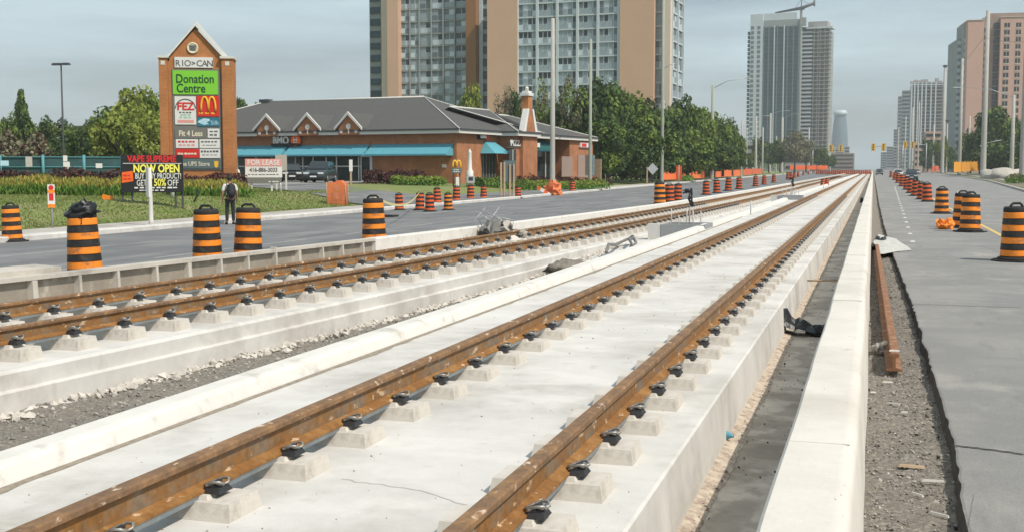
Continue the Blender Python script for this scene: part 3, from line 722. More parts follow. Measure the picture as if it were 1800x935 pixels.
o = empty('black_sheeting', (-.66, q.y, -.2), 0, 'black plastic sheeting crumpled across the drain channel', 'plastic sheet')
b = MB(); v = []; f = []
for i in range(15):
    for j in range(9):
        x = -.32+.66*i/14; yv = -.16+.34*j/8
        h = (.34*math.exp(-((x+.30)/.10)**2)+.13*math.exp(-((x-.0)/.15)**2)+.12*math.exp(-((x+.12)/.07)**2))*(1-abs(yv)/.25)+.05*noise.noise(Vector((x*14, yv*12, 1)))+.01
        v.append((x, yv+.05*noise.noise(Vector((x*9, yv*5, 7))), max(.004, h)))
for i in range(14):
    for j in range(8): f.append((i*9+j, (i+1)*9+j, (i+1)*9+j+1, i*9+j+1))
b.add(v, f); b.build('sheet', ['bag'], o, fix=False)
crumple('folded_edge', (.14, -.05, 0), (.16, .09, .12), 4, 'bag').parent = o
q = on_z(1437, 513, -.2)
b = MB(); b.tube([(-.97, q.y-.02, -.02), (-.7, q.y, -.015), (-.34, q.y+.02, .0)], .014, 6); tag(b.build('timber_strip', ['wood']), 'thin timber strip wedged across the drain channel beyond the black sheeting', 'timber')
crumple('debris_clump', (-.42, on_z(1458, 525, -.2).y, -.2), (.06, .16, .14), 9, 'rub')
tag(COL.objects['debris_clump'], 'dark tangled clump against the parapet beyond the black sheeting', 'debris')
q = on_z(1272, 772, -.17)
b = MB(); b.X = Matrix.Translation((q.x, q.y, -.135)) @ Matrix.Rotation(PI/2, 4, 'Y') @ Matrix.Rotation(.3, 4, 'X'); b.lathe([(.012, -.06), (.03, -.055), (.032, .0), (.03, .03), (.014, .06), (.013, .075)], 12)
tag(b.build('plastic_bottle', ['bluecap']), 'small blue plastic bottle lying at the foot of the slab face', 'bottle')
for i, (px, py, r) in enumerate([(1514, 357, .10), (1524, 318, .14)]):
    q = on_z(px, py, -.2); b = MB(); b.blob((0, 0, .12), (r, r*1.4, .17), i+5, .5); tag(b.build('black_bundle', ['bag'], loc=(-.6, q.y, -.2)), ['small black bundle in the drain channel, the nearer of two', 'small black bundle in the drain channel, the farther of two'][i], 'bundle')
# film and black bag at the head of the loose rail
q = on_z(1568, 432, 0)
b = MB(); v = []; f = []; A = [on_z(1535, 425, .12), on_z(1548, 447, .02), on_z(1572, 443, .01), on_z(1603, 440, .008), on_z(1575, 420, .03), on_z(1545, 412, .15)]
cen = Vector((sum(p.x for p in A)/6, sum(p.y for p in A)/6, .13)); nn = 8
for ringi in range(nn+1):
    for k in range(24):
        t = k/24*6; i0 = int(t); p = A[i0 % 6].lerp(A[(i0+1) % 6], t-i0); s_ = ringi/nn
        w_ = cen.lerp(p, s_); w_.z += .06*noise.noise(Vector((w_.x*6, w_.y*2.5, 3)))*(1-s_*.6); w_.z = max(w_.z, .012); v.append(w_)
for r_ in range(nn):
    for k in range(24): f.append((r_*24+k, r_*24+(k+1) % 24, (r_+1)*24+(k+1) % 24, (r_+1)*24+k))
b.add(v, f, smooth=True); tag(b.build('plastic_film', ['film'], fix=False), 'dusty white plastic film draped from the parapet onto the asphalt edge', 'plastic film')
q = on_z(1545, 440, -.1); o = crumple('black_bag', (q.x+.03, q.y+.4, -.1), (.18, .55, .26), 12, 'bag'); tag(o, 'black plastic bag slumped under the white film at the head of the loose rail', 'bag')
q = on_z(1548, 622, -.1); o = crumple('rubble_clump', (q.x-.02, q.y, -.1), (.06, .14, .10), 21, 'stain'); tag(o, 'pale lump of broken concrete beside the near end of the loose rail', 'rubble')
o = crumple('concrete_chunk', (q.x+.045, q.y+.25, -.1), (.05, .10, .12), 27, 'plinth', 8, 6, .2); tag(o, 'grey concrete chunk wedged between the parapet and the loose rail', 'rubble')
# orange crumpled sheet
q = gp(1662, 403); o = crumple('orange_sheet', (q.x, q.y, 0), (.20, .30, .30), 33, 'orange', 20, 12, .6); tag(o, 'crumpled orange plastic sheet on the asphalt left of the second right barrel', 'plastic sheet')
q = gp(1681, 397); b = MB(); b.tube([(0, 0, 0), (.0, 0, 1.05)], .022, 8); b.box(-.13, .13, -.13, .13, 0, .03); tag(b.build('marker_post', ['galv'], loc=q), 'thin grey marker post in front of the right barrels', 'post')
# white splinters and stones on the right gravel
for i, (px, py, l_, a) in enumerate([(1640, 846, .13, .1), (1612, 870, .09, -.8), (1650, 905, .12, -.6), (1570, 710, .11, -.5), (1560, 672, .09, .2), (1602, 820, .16, -.1), (1535, 690, .05, .3), (1590, 725, .05, 0)]):
    q = on_z(px, py, -.085); b = MB(); b.X = Matrix.Rotation(a, 4, 'Z'); w_ = .006 if i != 5 else .022; b.taper((-l_/2, l_/2, -w_, w_), (-l_/2.4, l_/2.2, -w_*.6, w_*.6), 0, .012)
    labs = ['pale splinter on the gravel close to the cracked asphalt corner', 'short slanting splinter on the gravel below the asphalt corner', 'long slanting splinter at the very bottom of the gravel strip', 'curved pale splinter on the gravel below the loose rail', 'small pale splinter just below the end of the loose rail', 'broad beige scrap lying across the lower gravel strip', 'tiny white chip on the gravel beside the parapet', 'tiny white chip in the middle of the gravel strip']
    tag(b.build('splinter', ['wood' if i == 5 else 'trim'], loc=q), labs[i], 'splinter')
# rubble and plastic heap at the left track
q = on_z(876, 428, 0.0)
o = empty('rubble_heap', (q.x, q.y, 0), 0, 'heap of crumpled grey plastic and broken concrete lying on the left track', 'rubble heap')
for i in range(30):
    s_ = .10+.17*((i*37) % 11)/11; c = crumple('chunk', (R.uniform(-.4, .4), R.uniform(-.5, .5), max(0, R.gauss(.12, .14))), (s_*1.3, s_*.8, s_*.9), i*3+1, ['plinth', 'old', 's_grey', 'rub'][i % 4], 7, 5, .5); c.rotation_euler = (R.uniform(-1, 1), R.uniform(-1, 1), R.random()*6); c.parent = o
for i in range(7):
    b = MB(); x = R.uniform(-.4, .4); b.tube([(x, 0, .2), (x+R.uniform(-.2, .2), R.uniform(-.2, .2), .55), (x+R.uniform(-.4, .4), R.uniform(-.3, .3), R.uniform(.5, .85))], .012, 5); b.build('wire', ['galv'], o)
for i in range(9):
    Y = q.y-2.4+R.random()*2; s_ = R.uniform(.05, .12); c = crumple('broken_concrete', (LC(Y)+R.uniform(-.5, .5), Y, 0), (s_, s_, s_), i+70, 'plinth', 8, 6, .4); tag(c, 'small broken concrete lump scattered between the left track rails', 'rubble', 'broken lumps between the left track rails')
# grey foundation boxes between tracks
def foundation(px, py, w_, d_, h_, label, post=False):
    q = on_z(px, py, .30)
    o = empty('foundation_box', (q.x, q.y, -.1), 0, label, 'foundation')
    t = .07; b = MB(); b.box(-w_/2, w_/2, 0, t, 0, h_); b.box(-w_/2, w_/2, d_-t, d_, 0, h_); b.box(-w_/2, -w_/2+t, t, d_-t, 0, h_-.003); b.box(w_/2-t, w_/2, t, d_-t, 0, h_-.003); b.build('box_wall', ['s_grey2'], o)
    b = MB(); b.box(-w_/2-.32, -w_/2-.01, -.02, .2, 0, h_+.02); b.build('side_pier', ['slab'], o)
    b = MB(); b.box(-w_/2+t, w_/2-t, t, d_-t, 0, h_*.6); b.build('fill', ['old'], o)
    for i in range(5):
        x = -w_/2+.2+i*(w_-.4)/4; b = MB(); b.tube([(x, d_*.4, h_*.4), (x+R.uniform(-.03, .03), d_*.4, h_+R.uniform(.2, .45))], .014, 6); b.build('anchor_rod', ['galv'], o)
    if post:
        b = MB(); b.tube([(.05, d_*.5, h_*.5), (.08, d_*.5, h_+.75)], .02, 6); b.build('rod', ['galv'], o)
        b = MB(); b.blob((.08, d_*.5, h_+.66), (.06, .06, .17), 4, 1.0, 9, 6); b.blob((-.02, d_*.5, h_+.84), (.10, .06, .05), 6, 1.0, 9, 5); b.blob((.13, d_*.5, h_+.52), (.05, .05, .08), 9, 1.0, 7, 5); b.build('black_wrap', ['bag'], o)
M['s_grey2'] = mat('grey form board', (.27, .28, .285), .7, .08, 2)
foundation(1200, 397, 1.15, 1.5, .42, 'grey boxed pole foundation with anchor rods and a black wrap between the tracks', True)
foundation(1388, 348, 1.2, 1.6, .5, 'smaller grey boxed foundation farther along between the tracks', True)
for i, (px, py) in enumerate([(1318, 378), (1447, 333), (1480, 318)]):
    q = on_z(px, py, .2); b = MB(); b.box(-.6, .6, 0, .12, 0, .18); b.box(-.6, -.5, .12, 1.4, 0, .16); b.box(.5, .6, .12, 1.4, 0, .16); tag(b.build('formwork_box', ['form'], loc=(q.x, q.y, -.08)), ['low timber frame between the tracks beyond the first boxed foundation', 'low timber frame by the small barrels between the tracks', 'farthest low timber frame between the tracks'][i], 'timber frame')
    c = MB(); c.tube([(0, .3, .1), (0, .3, .75)], .02, 6); tag(c.build('steel_stake', ['galv'], loc=(q.x, q.y, -.08)), ['steel stake in the nearest low timber frame', 'steel stake in the timber frame near the small barrels', 'steel stake in the farthest timber frame'][i], 'stake')
# cable and gravel pile between the tracks
P = [on_z(px, py, -.02) for px, py in [(1066, 450), (1070, 440), (1082, 436), (1092, 428), (1104, 428), (1112, 424), (1118, 430), (1112, 436), (1106, 430), (1114, 426)]]
b = MB(); b.tube([Vector((p.x, p.y, .02+.05*math.sin(i*1.7)+.04)) for i, p in enumerate(P)], .035, 8); tag(b.build('cable_coil', ['s_grey']), 'grey cable twisting over the pale ground between the two tracks', 'cable')
q = on_z(1000, 474, -.2); b = MB(); b.blob((0, 0, 0), (.38, .8, .2), 8, .35, 22, 12, 0, True); tag(b.build('gravel_pile', ['gravel'], loc=(q.x, q.y, -.2)), 'small dark gravel pile between the tracks near the rounded kerb', 'gravel pile')
# dark mat by the lone barrel
q = gp(676, 382); b = MB(); b.box(-.5, .5, -.3, .3, 0, .09); tag(b.build('rubber_mat', ['rub'], loc=q), 'black rubber block on the left road beside the lone barrel', 'rubber block')

# ------------------------------------------------------------------ vegetation
def crown_mesh(seed, kind='round', mats=('leafA',), n_cl=34, n_lf=130, leaf=.075, flat=1.0, cr=(.22, .36)):
    r = random.Random(seed); b = MB(); cl = []
    for i in range(n_cl):
        if kind == 'cone':
            z = r.random()**1.3; rad = (1-z)*.9*(.35+.65*r.random()); a = r.random()*2*PI; cl.append((Vector((rad*math.cos(a), rad*math.sin(a), -1+2*z)), .12+.24*(1-z)))
        else:
            while True:
                p = Vector((r.uniform(-1, 1), r.uniform(-1, 1), r.uniform(-1, 1)))
                if .35 < p.length < .82: break
            if p.z < -.45: p.z *= .6
            p.z *= flat; cl.append((p, r.uniform(*cr)))
    for c, rad in cl:
        mi = r.randrange(len(mats))
        for _ in range(n_lf):
            d = Vector((r.gauss(0, 1), r.gauss(0, 1), r.gauss(0, 1))).normalized()
            p = c+d*rad*(.45+.6*r.random()**.6)
            nrm = (d*.9+Vector((r.gauss(0, .5), r.gauss(0, .5), r.gauss(0, .5)+.3))).normalized()
            t = nrm.cross(Vector((r.gauss(0, 1), r.gauss(0, 1), r.gauss(0, 1)))).normalized(); u = nrm.cross(t)
            s_ = leaf*(.5+.8*r.random())
            b.add([p-t*s_, p-u*s_*.6, p+t*s_, p+u*s_*.6], [(0, 1, 2, 3)], mi)
    me = b.mesh('crown', list(mats)); me['cl'] = 0
    return me, [c for c, _ in cl]
def trunk_mesh(seed, cls, kind):
    r = random.Random(seed); b = MB()
    b.tube([(0, 0, -1.9), (.03, .01, -1.2), (0, .03, -.5), (.04, 0, .25 if kind != 'cone' else .8)], [.085, .065, .05, .02], 8)
    for c in (cls[:12] if kind != 'cone' else cls[:5]):
        s_ = Vector((.01, .02, r.uniform(-.9, -.1))); m_ = s_.lerp(c, .5)+Vector((0, 0, .08)); b.tube([s_, m_, c], [.035, .022, .008], 5)
    return b.mesh('trunk', ['bark'])
TREE = {}
def tree_kind(key, *a, **k):
    out = []
    for s_ in range(3):
        cm, cl = crown_mesh(hash(key) % 97+s_*13 if False else (sum(map(ord, key))+s_*13), *a, **k); out.append((cm, trunk_mesh(s_, cl, a[0] if a else 'round')))
    TREE[key] = out
tree_kind('green', 'round', ('leafA', 'leafA', 'leafB'), 40, 150, .072)
tree_kind('dark', 'round', ('leafB', 'leafB', 'leafA'), 44, 150, .072)
tree_kind('yellow', 'round', ('leafY', 'leafY', 'leafA'), 34, 120, .062, .8, (.2, .32))
tree_kind('sparse', 'round', ('leafA', 'leafO'), 26, 80, .055, 1, (.16, .28))
tree_kind('olive', 'round', ('leafO',), 34, 120, .065)
tree_kind('cone', 'cone', ('leafB', 'leafB', 'leafA'), 90, 110, .06)
tree_kind('brownish', 'round', ('leafO', 'bark'), 22, 70, .045, .9, (.16, .3))
tk = [0]
def tree(key, px, ptop, D, wpx, label, group=None, pbase=None, zb=None, name=None):
    if group and ('dense stand' in group or 'right road' in group): ptop -= 12
    if key == 'yellow': wpx *= 1.2
    if key == 'cone': wpx *= 1.7
    if group in ('trees of the dense stand right of the shops', 'dark trees beside the right road'): wpx *= 1.2
    top = at(px, ptop, D); z0 = zb if zb is not None else .3
    H = top.z-z0; W = wpx/F*D/2/1.0
    tk[0] += 1; cm, tm = TREE[key][tk[0] % 3]
    crown_h = H*.86 if key != 'cone' else H*.95
    if group and ('dense stand' in group or 'right road' in group): crown_h = H*1.04
    o = empty(name or {'cone': 'conifer_tree'}.get(key, 'broadleaf_tree'), (top.x, top.y, z0), R.random()*6, label, 'tree', group)
    a = link('crown', cm, o, (0, 0, H-crown_h*.49)); a.scale = (W*1.08, W*1.08, crown_h/2*(1.3 if key == 'yellow' else 1.04))
    t = link('trunk', tm, o, (0, 0, H-crown_h*.49)); t.scale = (W, W, (H-crown_h*.49)/1.9)
    return o
# left of the pylon
tree('cone', 36, 168, 140, 44, 'pointed dark conifer rising above the trees at the left edge')
tree('green', 8, 198, 150, 60, 'green tree left of the pointed conifer at the photo edge')
tree('green', 66, 212, 145, 60, 'bushy green tree just right of the pointed conifer')
tree('dark', 98, 206, 142, 66, 'dark green bushy tree left of the tall dark lamp')
tree('dark', 128, 220, 150, 50, 'small dark tree behind the tall dark lamp')
tree('dark', 165, 205, 135, 60, 'dark tree between the tall lamp and the yellow green trees')
tree('dark', 190, 196, 130, 60, 'dark rounded tree touching the left of the yellow green trees')
tree('yellow', 245, 156, 105, 100, 'tall light green spreading tree left of the brick pylon')
tree('yellow', 212, 190, 98, 110, 'lower yellow green tree in front of the tall light green one')
tree('yellow', 268, 200, 96, 90, 'yellow green tree hugging the left side of the brick pylon')
tree('dark', 222, 186, 150, 90, 'dark tree seen through the gaps of the light green spreading tree')
tree('green', 282, 176, 140, 80, 'mid green tree right behind the left edge of the brick pylon')
tree('green', 150, 214, 120, 70, 'low mid green tree at the left foot of the yellow green trees')
tree('green', 330, 200, 120, 60, 'green tree hidden mostly behind the brick pylon')
tree('green', 432, 170, 150, 56, 'green treetop between the brick pylon and the grey shop roof')
tree('green', 458, 190, 150, 40, 'small green treetop just above the left end of the shop roof')
# behind the shops
tree('yellow', 826, 152, 170, 46, 'bright green treetop above the right end of the main shop roof')
tree('brownish', 890, 146, 160, 56, 'thin brownish half bare tree left of the brick chimney')
tree('dark', 908, 160, 165, 50, 'dark green tree just behind the brick chimney')
tree('sparse', 950, 140, 158, 60, 'thin leafy tree right of the brick chimney')
tree('sparse', 1005, 136, 150, 84, 'pale airy tree in front of the apartment tower windows')
tree('dark', 985, 185, 152, 70, 'low dark tree under the pale airy tree')
MG = 'trees of the dense stand right of the shops'
for i, (px, pt, D, w_, k, lb) in enumerate([
    (1060, 150, 150, 90, 'dark', 'tall dark tree at the left of the dense stand, beside the second tall pole'),
    (1095, 158, 158, 80, 'green', 'mid green tree in the dense stand below the tan tower wall'),
    (1130, 182, 165, 80, 'dark', 'dark tree in the dense stand left of the tall pole there'),
    (1070, 215, 142, 80, 'dark', 'lower dark tree at the front left foot of the dense stand'),
    (1120, 220, 150, 80, 'dark', 'lower dark tree at the front middle of the dense stand'),
    (1165, 190, 175, 76, 'green', 'green tree directly behind the tall pole of the dense stand'),
    (1200, 182, 190, 62, 'dark', 'darkest peak of the dense stand right of the tan tower'),
    (1228, 196, 200, 60, 'green', 'green tree of the dense stand left of the arm lamp pole'),
    (1160, 235, 160, 80, 'dark', 'low dark tree behind the grey diamond sign'),
    (1210, 235, 178, 80, 'green', 'low green tree above the middle of the orange mesh fence'),
    (1255, 205, 215, 56, 'green', 'green tree of the dense stand behind the arm lamp pole'),
    (1272, 222, 230, 50, 'dark', 'dark tree on the falling right shoulder of the dense stand'),
    (1288, 238, 250, 40, 'dark', 'last small dark tree at the right end of the dense stand'),
    (1250, 250, 205, 70, 'dark', 'low dark tree above the right half of the orange mesh fence')]):
    tree(k, px, pt, D, w_, lb, MG)
CG = 'small distant trees below the glass tower'
for i, (px, pt, D, w_, k, lb) in enumerate([
    (1335, 240, 420, 30, 'dark', 'dark distant tree at the left foot of the glass tower'),
    (1352, 250, 430, 30, 'dark', 'dark distant tree below the middle of the glass tower'),
    (1372, 244, 410, 34, 'dark', 'dark distant tree left of the dusty olive tree'),
    (1398, 230, 400, 44, 'olive', 'dusty olive distant tree below the white balconies'),
    (1418, 244, 420, 36, 'olive', 'second dusty olive distant tree, right of the first'),
    (1440, 256, 460, 34, 'dark', 'dark distant tree at the right foot of the glass tower'),
    (1458, 272, 520, 26, 'green', 'small distant tree left of the curved tower foot'),
    (1320, 268, 380, 26, 'green', 'low distant green bush tree right of the orange mesh fence')]):
    tree(k, px, pt, D, w_, lb, CG)
RG = 'dark trees beside the right road'
for i, (px, pt, D, w_, k, lb) in enumerate([
    (1755, 198, 290, 70, 'dark', 'tallest dark tree on the right in front of the pink tower'),
    (1725, 232, 300, 50, 'dark', 'dark tree left of the tallest one, behind the yellow hoarding'),
    (1785, 222, 270, 46, 'dark', 'dark tree at the right beside the lamp pole'),
    (1735, 262, 285, 60, 'dark', 'low dark tree behind the sandy heap'),
    (1770, 260, 262, 60, 'dark', 'low dark tree between the two rightmost poles'),
    (1708, 240, 330, 36, 'dark', 'dark tree right of the third right hand pole'),
    (1655, 250, 420, 22, 'green', 'small distant tree among the right hand poles'),
    (1632, 256, 480, 24, 'dark', 'small distant dark tree below the small pink block'),
    (1668, 268, 440, 22, 'dark', 'low distant dark tree left of the yellow hoarding')]):
    tree(k, px, pt, D, w_, lb, RG, zb=.4)
# distant tree belt
b = MB(); r = random.Random(4)
for i in range(9000):
    px = r.choice([r.uniform(-300, 640), r.uniform(1290, 1520), r.uniform(1450, 1720)]); D = r.uniform(700, 1100) if px > 1200 else r.uniform(260, 420)
    p = at(px, 290, D); p.z = r.uniform(0, 1)**.8*(9 if px > 1200 else 10)*(.7+.4*noise.noise(Vector((px*.03, 0, 0)))); s_ = .9
    p.x += r.gauss(0, 3)
    t = Vector((r.gauss(0, 1), r.gauss(0, 1), r.gauss(0, 1))).normalized(); u = t.cross(Vector((r.gauss(0, 1), r.gauss(0, 1), r.gauss(0, 1)))).normalized()
    if abs(p.x) < 30 and p.y > 0 and -35 < p.x < 24: continue
    b.add([p-t*s_, p-u*s_, p+t*s_, p+u*s_], [(0, 1, 2, 3)], r.randrange(2))
tag(b.build('distant_tree_belt', ['leafA', 'leafB'], fix=False), kind='stuff')
def leafy(name, pts, w_, h_, n, leaf, mats, seed, label, cat, kind=None, upright=False, zf=None):
    r = random.Random(seed); b = MB(); seg = [(Vector(a), Vector(c)) for a, c in zip(pts, pts[1:])]; tot = sum((c-a).length for a, c in seg)
    for i in range(n):
        d = r.random()*tot
        for a, c in seg:
            l_ = (c-a).length
            if d <= l_: break
            d -= l_
        p = a.lerp(c, min(1, d/l_)); dr = (c-a).normalized(); sd = Vector((-dr.y, dr.x, 0))
        prof = r.uniform(-1, 1); hh = h_*(.78+.3*noise.noise(Vector((p.x*.8, p.y*.8, seed)))+.1*r.random())
        z = r.random()**.55*hh*math.sqrt(max(.1, 1-prof*prof*.75))
        p = p+sd*prof*w_/2; p.z = (zf(p.x, p.y) if zf else p.z)+z
        if upright:
            t = Vector((r.gauss(0, .35), r.gauss(0, .35), 1)).normalized(); u = Vector((r.gauss(0, 1), r.gauss(0, 1), 0)).normalized(); s1, s2 = leaf*1.6, leaf*.28
        else:
            t = Vector((r.gauss(0, 1), r.gauss(0, 1), r.gauss(0, 1))).normalized(); u = t.cross(Vector((r.gauss(0, 1), r.gauss(0, 1), r.gauss(0, 1)))).normalized(); s1 = s2 = leaf*(.5+.7*r.random())
        k = 0
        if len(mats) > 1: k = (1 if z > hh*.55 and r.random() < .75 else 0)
        b.add([p-t*s1, p-u*s2, p+t*s1, p+u*s2], [(0, 1, 2, 3)], k)
    o = b.build(name, list(mats), fix=False); tag(o, label, cat, None, kind); return o
def gnd(px, py): return gp(px, py)
def atd(px, D, z=None):
    p = at(px, 300, D); p.z = zl(p.x, p.y) if z is None else z; return p
leafy('barberry_hedge', [atd(-40, 60), atd(120, 61), atd(300, 62), atd(430, 64)], 1.3, 1.22, 9000, .07, ['leafR'], 1, 'long dark purple hedge behind the yellow green planting at the left', 'hedge', zf=zl)
leafy('flowering_bed', [atd(-40, 54), atd(100, 55), atd(235, 56)], 2.2, .95, 9000, .10, ['leafL', 'leafF'], 2, 'yellow topped green planting in front of the dark purple hedge, left of the black sign', 'plant bed', None, True, zf=zl)
leafy('flowering_bed', [atd(300, 57), atd(352, 58), atd(425, 60)], 2.0, .85, 4500, .10, ['leafL', 'leafF'], 3, 'yellow topped green planting between the black sign and the pylon foot', 'plant bed', None, True, zf=zl)
leafy('purple_shrub', [atd(-30, 92), atd(40, 92), atd(75, 93)], 4, 4.0, 6000, .16, ['leafR', 'leafO'], 5, 'large dark reddish shrub mass behind the teal fence at the left edge', 'shrub', zf=zl)
leafy('barberry_hedge', [atd(640, 92), atd(665, 92), atd(700, 93), atd(745, 94)], 1.5, 1.25, 3500, .09, ['leafR'], 6, 'dark purple hedge in front of the shop wall, left of its corner', 'hedge', zf=zl)
leafy('low_shrubs', [atd(690, 90), atd(740, 91), atd(778, 92)], 1.6, .85, 2500, .09, ['leafL', 'leafY'], 7, 'bright green low shrubs in front of the purple shop hedge', 'shrubs', zf=zl)
leafy('low_shrubs', [atd(835, 96), atd(870, 98), atd(920, 101)], 1.7, .95, 3000, .09, ['leafL', 'leafA'], 8, 'green low shrubs at the foot of the shop side wall, left part', 'shrubs', zf=zl)
leafy('low_shrubs', [atd(920, 101), atd(985, 106), atd(1060, 112)], 1.9, 1.05, 4000, .09, ['leafL', 'leafY'], 9, 'green low shrubs along the shop side wall behind the tall pole', 'shrubs', zf=zl)
leafy('barberry_hedge', [atd(905, 106), atd(985, 112), atd(1070, 118)], 1.2, 1.25, 3500, .09, ['leafR'], 10, 'dark purple hedge directly under the shop side windows', 'hedge', zf=zl)
leafy('fence_weeds', [atd(1200, 150, .1), atd(1215, 155, .1)], 1.2, .9, 500, .1, ['leafL'], 12, 'green weeds at the foot of the orange mesh fence', 'weeds')
leafy('verge_weeds', [on_z(1782, 322, .15), on_z(1797, 323, .15)], 2.0, 1.1, 900, .12, ['leafL', 'leafO'], 13, 'green weeds at the foot of the rightmost pole', 'weeds')
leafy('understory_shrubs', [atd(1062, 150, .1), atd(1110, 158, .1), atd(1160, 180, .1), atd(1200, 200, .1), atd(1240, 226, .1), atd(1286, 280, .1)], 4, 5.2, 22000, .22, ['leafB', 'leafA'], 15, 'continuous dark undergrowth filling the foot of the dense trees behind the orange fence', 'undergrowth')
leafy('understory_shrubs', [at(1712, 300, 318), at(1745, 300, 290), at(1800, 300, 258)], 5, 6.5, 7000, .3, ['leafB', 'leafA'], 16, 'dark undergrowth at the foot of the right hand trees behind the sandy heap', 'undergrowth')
# grass blades on the near slope
b = MB(); r = random.Random(9)
for i in range(26000):
    Y = r.uniform(22, 66); X = left_kerb(Y)-2.35-r.random()**1.2*12; z = zl(X, Y); h_ = r.uniform(.03, .09); a = r.random()*PI; dx = .03*math.cos(a); dy = .03*math.sin(a)
    b.add([(X-dx, Y-dy, z), (X+dx, Y+dy, z), (X+r.gauss(0, .03), Y+r.gauss(0, .03), z+h_)], [(0, 1, 2)])
tag(b.build('grass_blades', ['blade'], fix=False), kind='stuff')

# ------------------------------------------------------------------ poles and lamps
def pole(px, py, ptop, wpx, label, m='pole', arm=None, name='utility_pole', cat='pole', group=None, D=None, base=None):
    p = gp(px, py) if D is None else atd(px, D, None if px < 1200 else .2)
    top = at(px, ptop, (p-CAM).dot(FW)); H = top.z-p.z; r0 = px_height(p, wpx)/2
    o = empty(name, p, 0, label, cat, group)
    b = MB(); b.lathe([(r0*1.15, 0), (r0*1.1, .3), (r0, H*.3), (r0*.72, H)], 12); b.build('shaft', [m], o)
    if arm:
        dx, dz, hd = arm      # arm reach, rise, head length
        za = H*.97; b = MB(); b.tube([(0, 0, za), (dx*.45, 0, za+dz*.75), (dx, 0, za+dz)], [.06, .05, .04], 6); b.build('lamp_arm', ['galv'], o)
        b = MB(); s_ = 1 if dx > 0 else -1; b.taper((min(dx, dx+s_*hd), max(dx, dx+s_*hd), -.16, .16), (min(dx, dx+s_*hd*.8), max(dx, dx+s_*hd*.8), -.1, .1), za+dz-.1, za+dz+.06); b.build('lamp_head', ['galv'], o)
    return o, H
pole(971, 344, 36, 9, 'thickest pale concrete pole, rising in front of the apartment tower windows')
pole(1037, 333, 72, 6, 'slim pale green pole right of the thickest pole', 'polegreen')
o, H = pole(1163, 325, -40, 6, 'slim pale green pole at the dense stand, left of the group of three barrels', 'polegreen')
b = MB(); b.tube([(0, 0, H*.55), (.9, 0, H*.57), (1.6, 0, H*.575)], .04, 6); b.build('lamp_arm', ['galv'], o); b = MB(); b.box(-.2, .25, -.15, .15, H*.36, H*.40); b.build('sign_box', ['s_white'], o)
pole(1251, 318, 152, 6.5, 'green grey lamp pole with an arm reaching right in front of the dense trees', 'polegreen', (5.4, 1.6, 1.3), 'street_lamp', 'street lamp')
pole(113, 300, 115, 3.6, 'tall dark parking lot lamp with a flat double head at the left', 'dpole', None, 'parking_lamp', 'street lamp', D=110)
o = [x for x in COL.objects if x.name.startswith('parking_lamp')][0]; HH = at(113, 115, 110).z-o.location.z
b = MB(); b.taper((-.95, -.12, -.2, .2), (-.85, -.12, -.15, .15), HH-.08, HH+.12); b.taper((.12, .95, -.2, .2), (.12, .85, -.15, .15), HH-.08, HH+.12); b.box(-.12, .12, -.06, .06, HH-.04, HH+.06); b.build('lamp_head', ['dpole'], o)
LPG = 'distant poles along the far side of the left road'
for i, (px, py, pt, w_, arm) in enumerate([(1303, 312, 212, 3.2, None), (1312, 309, 225, 2.2, None), (1328, 308, 205, 4.2, (3, .6, 1)), (1340, 306, 225, 3, None), (1353, 305, 200, 4, (6, 1.6, 1.2)), (1364, 304, 240, 2.2, None), (1374, 303.5, 208, 4.8, (6, 2.5, 1.3)), (1388, 303, 250, 2.2, None), (1413, 302.5, 245, 2.8, None), (1421, 302, 225, 3, None), (1431, 301.5, 240, 3.4, (6, 1.5, 1.5)), (1448, 300.5, 258, 2.2, None), (1462, 300, 262, 2, None)]):
    pole(px, py, pt, w_, '%s slim pole from the left in front of the glass tower' % (['first', 'second', 'third']+ords)[i], 'pole', arm, group=LPG)
RPL = [
 (1797, 322, -50, 11, 'thick grey pole cut by the right edge of the photo', None),
 (1778, 312, 168, 7, 'lamp pole on the right with a long arm reaching left', (-8.5, 1.9, 1.5)),
 (1728, 311, 22, 9, 'tall thick concrete pole in front of the pink tower', None),
 (1702, 303, 205, 4, 'short slim pole in front of the yellow hoarding', None),
 (1686, 304.5, 105, 6, 'concrete pole along the left edge of the pink tower', None),
 (1656, 303, 120, 5.5, 'tall pole with a dark camera box on top, left of the pink tower', None),
 (1663, 302, 215, 3, 'slim pole just right of the camera pole', None),
 (1640, 302, 220, 3.6, 'slim pole in front of the small pink block', None),
 (1623, 301.5, 235, 3, 'slim pole left of the small pink block', None),
 (1613, 301, 180, 2.6, 'distant slim pole in front of the unfinished tower', None),
 (1602, 300.8, 190, 2.6, 'distant slim pole at the left part of the unfinished tower', None),
 (1590, 300.6, 205, 2.4, 'distant slim pole beside the hazy far blocks', None),
 (1578, 300.4, 225, 2.2, 'farthest slim pole on the right side of the street', None)]
for px, py, pt, w_, lb, arm in RPL:
    D = None
    o, H = pole(px, py, pt, w_, lb, 'pole', arm, 'street_lamp' if arm else 'utility_pole', 'street lamp' if arm else 'pole', D={1702: 330, 1686: 310, 1656: 400, 1663: 420, 1640: 460, 1623: 500, 1613: 560, 1602: 620, 1590: 700, 1578: 800, 1728: 235, 1778: 205}.get(px))
    if 'camera' in lb:
        b = MB(); b.box(-.55, .55, -.4, .4, H-.1, H+.7); b.box(-.9, .9, -.15, .15, H+.3, H+.5); b.build('camera_box', ['dpole'], o)
    if px in (1728, 1702):
        b = MB(); b.box(-.7, .7, -.3, .3, H*.18, H*.18+.35); b.tube([(0, 0, H*.2), (3.2, 0, H*.22)], .07, 6); b.build('bracket', ['galv'], o)
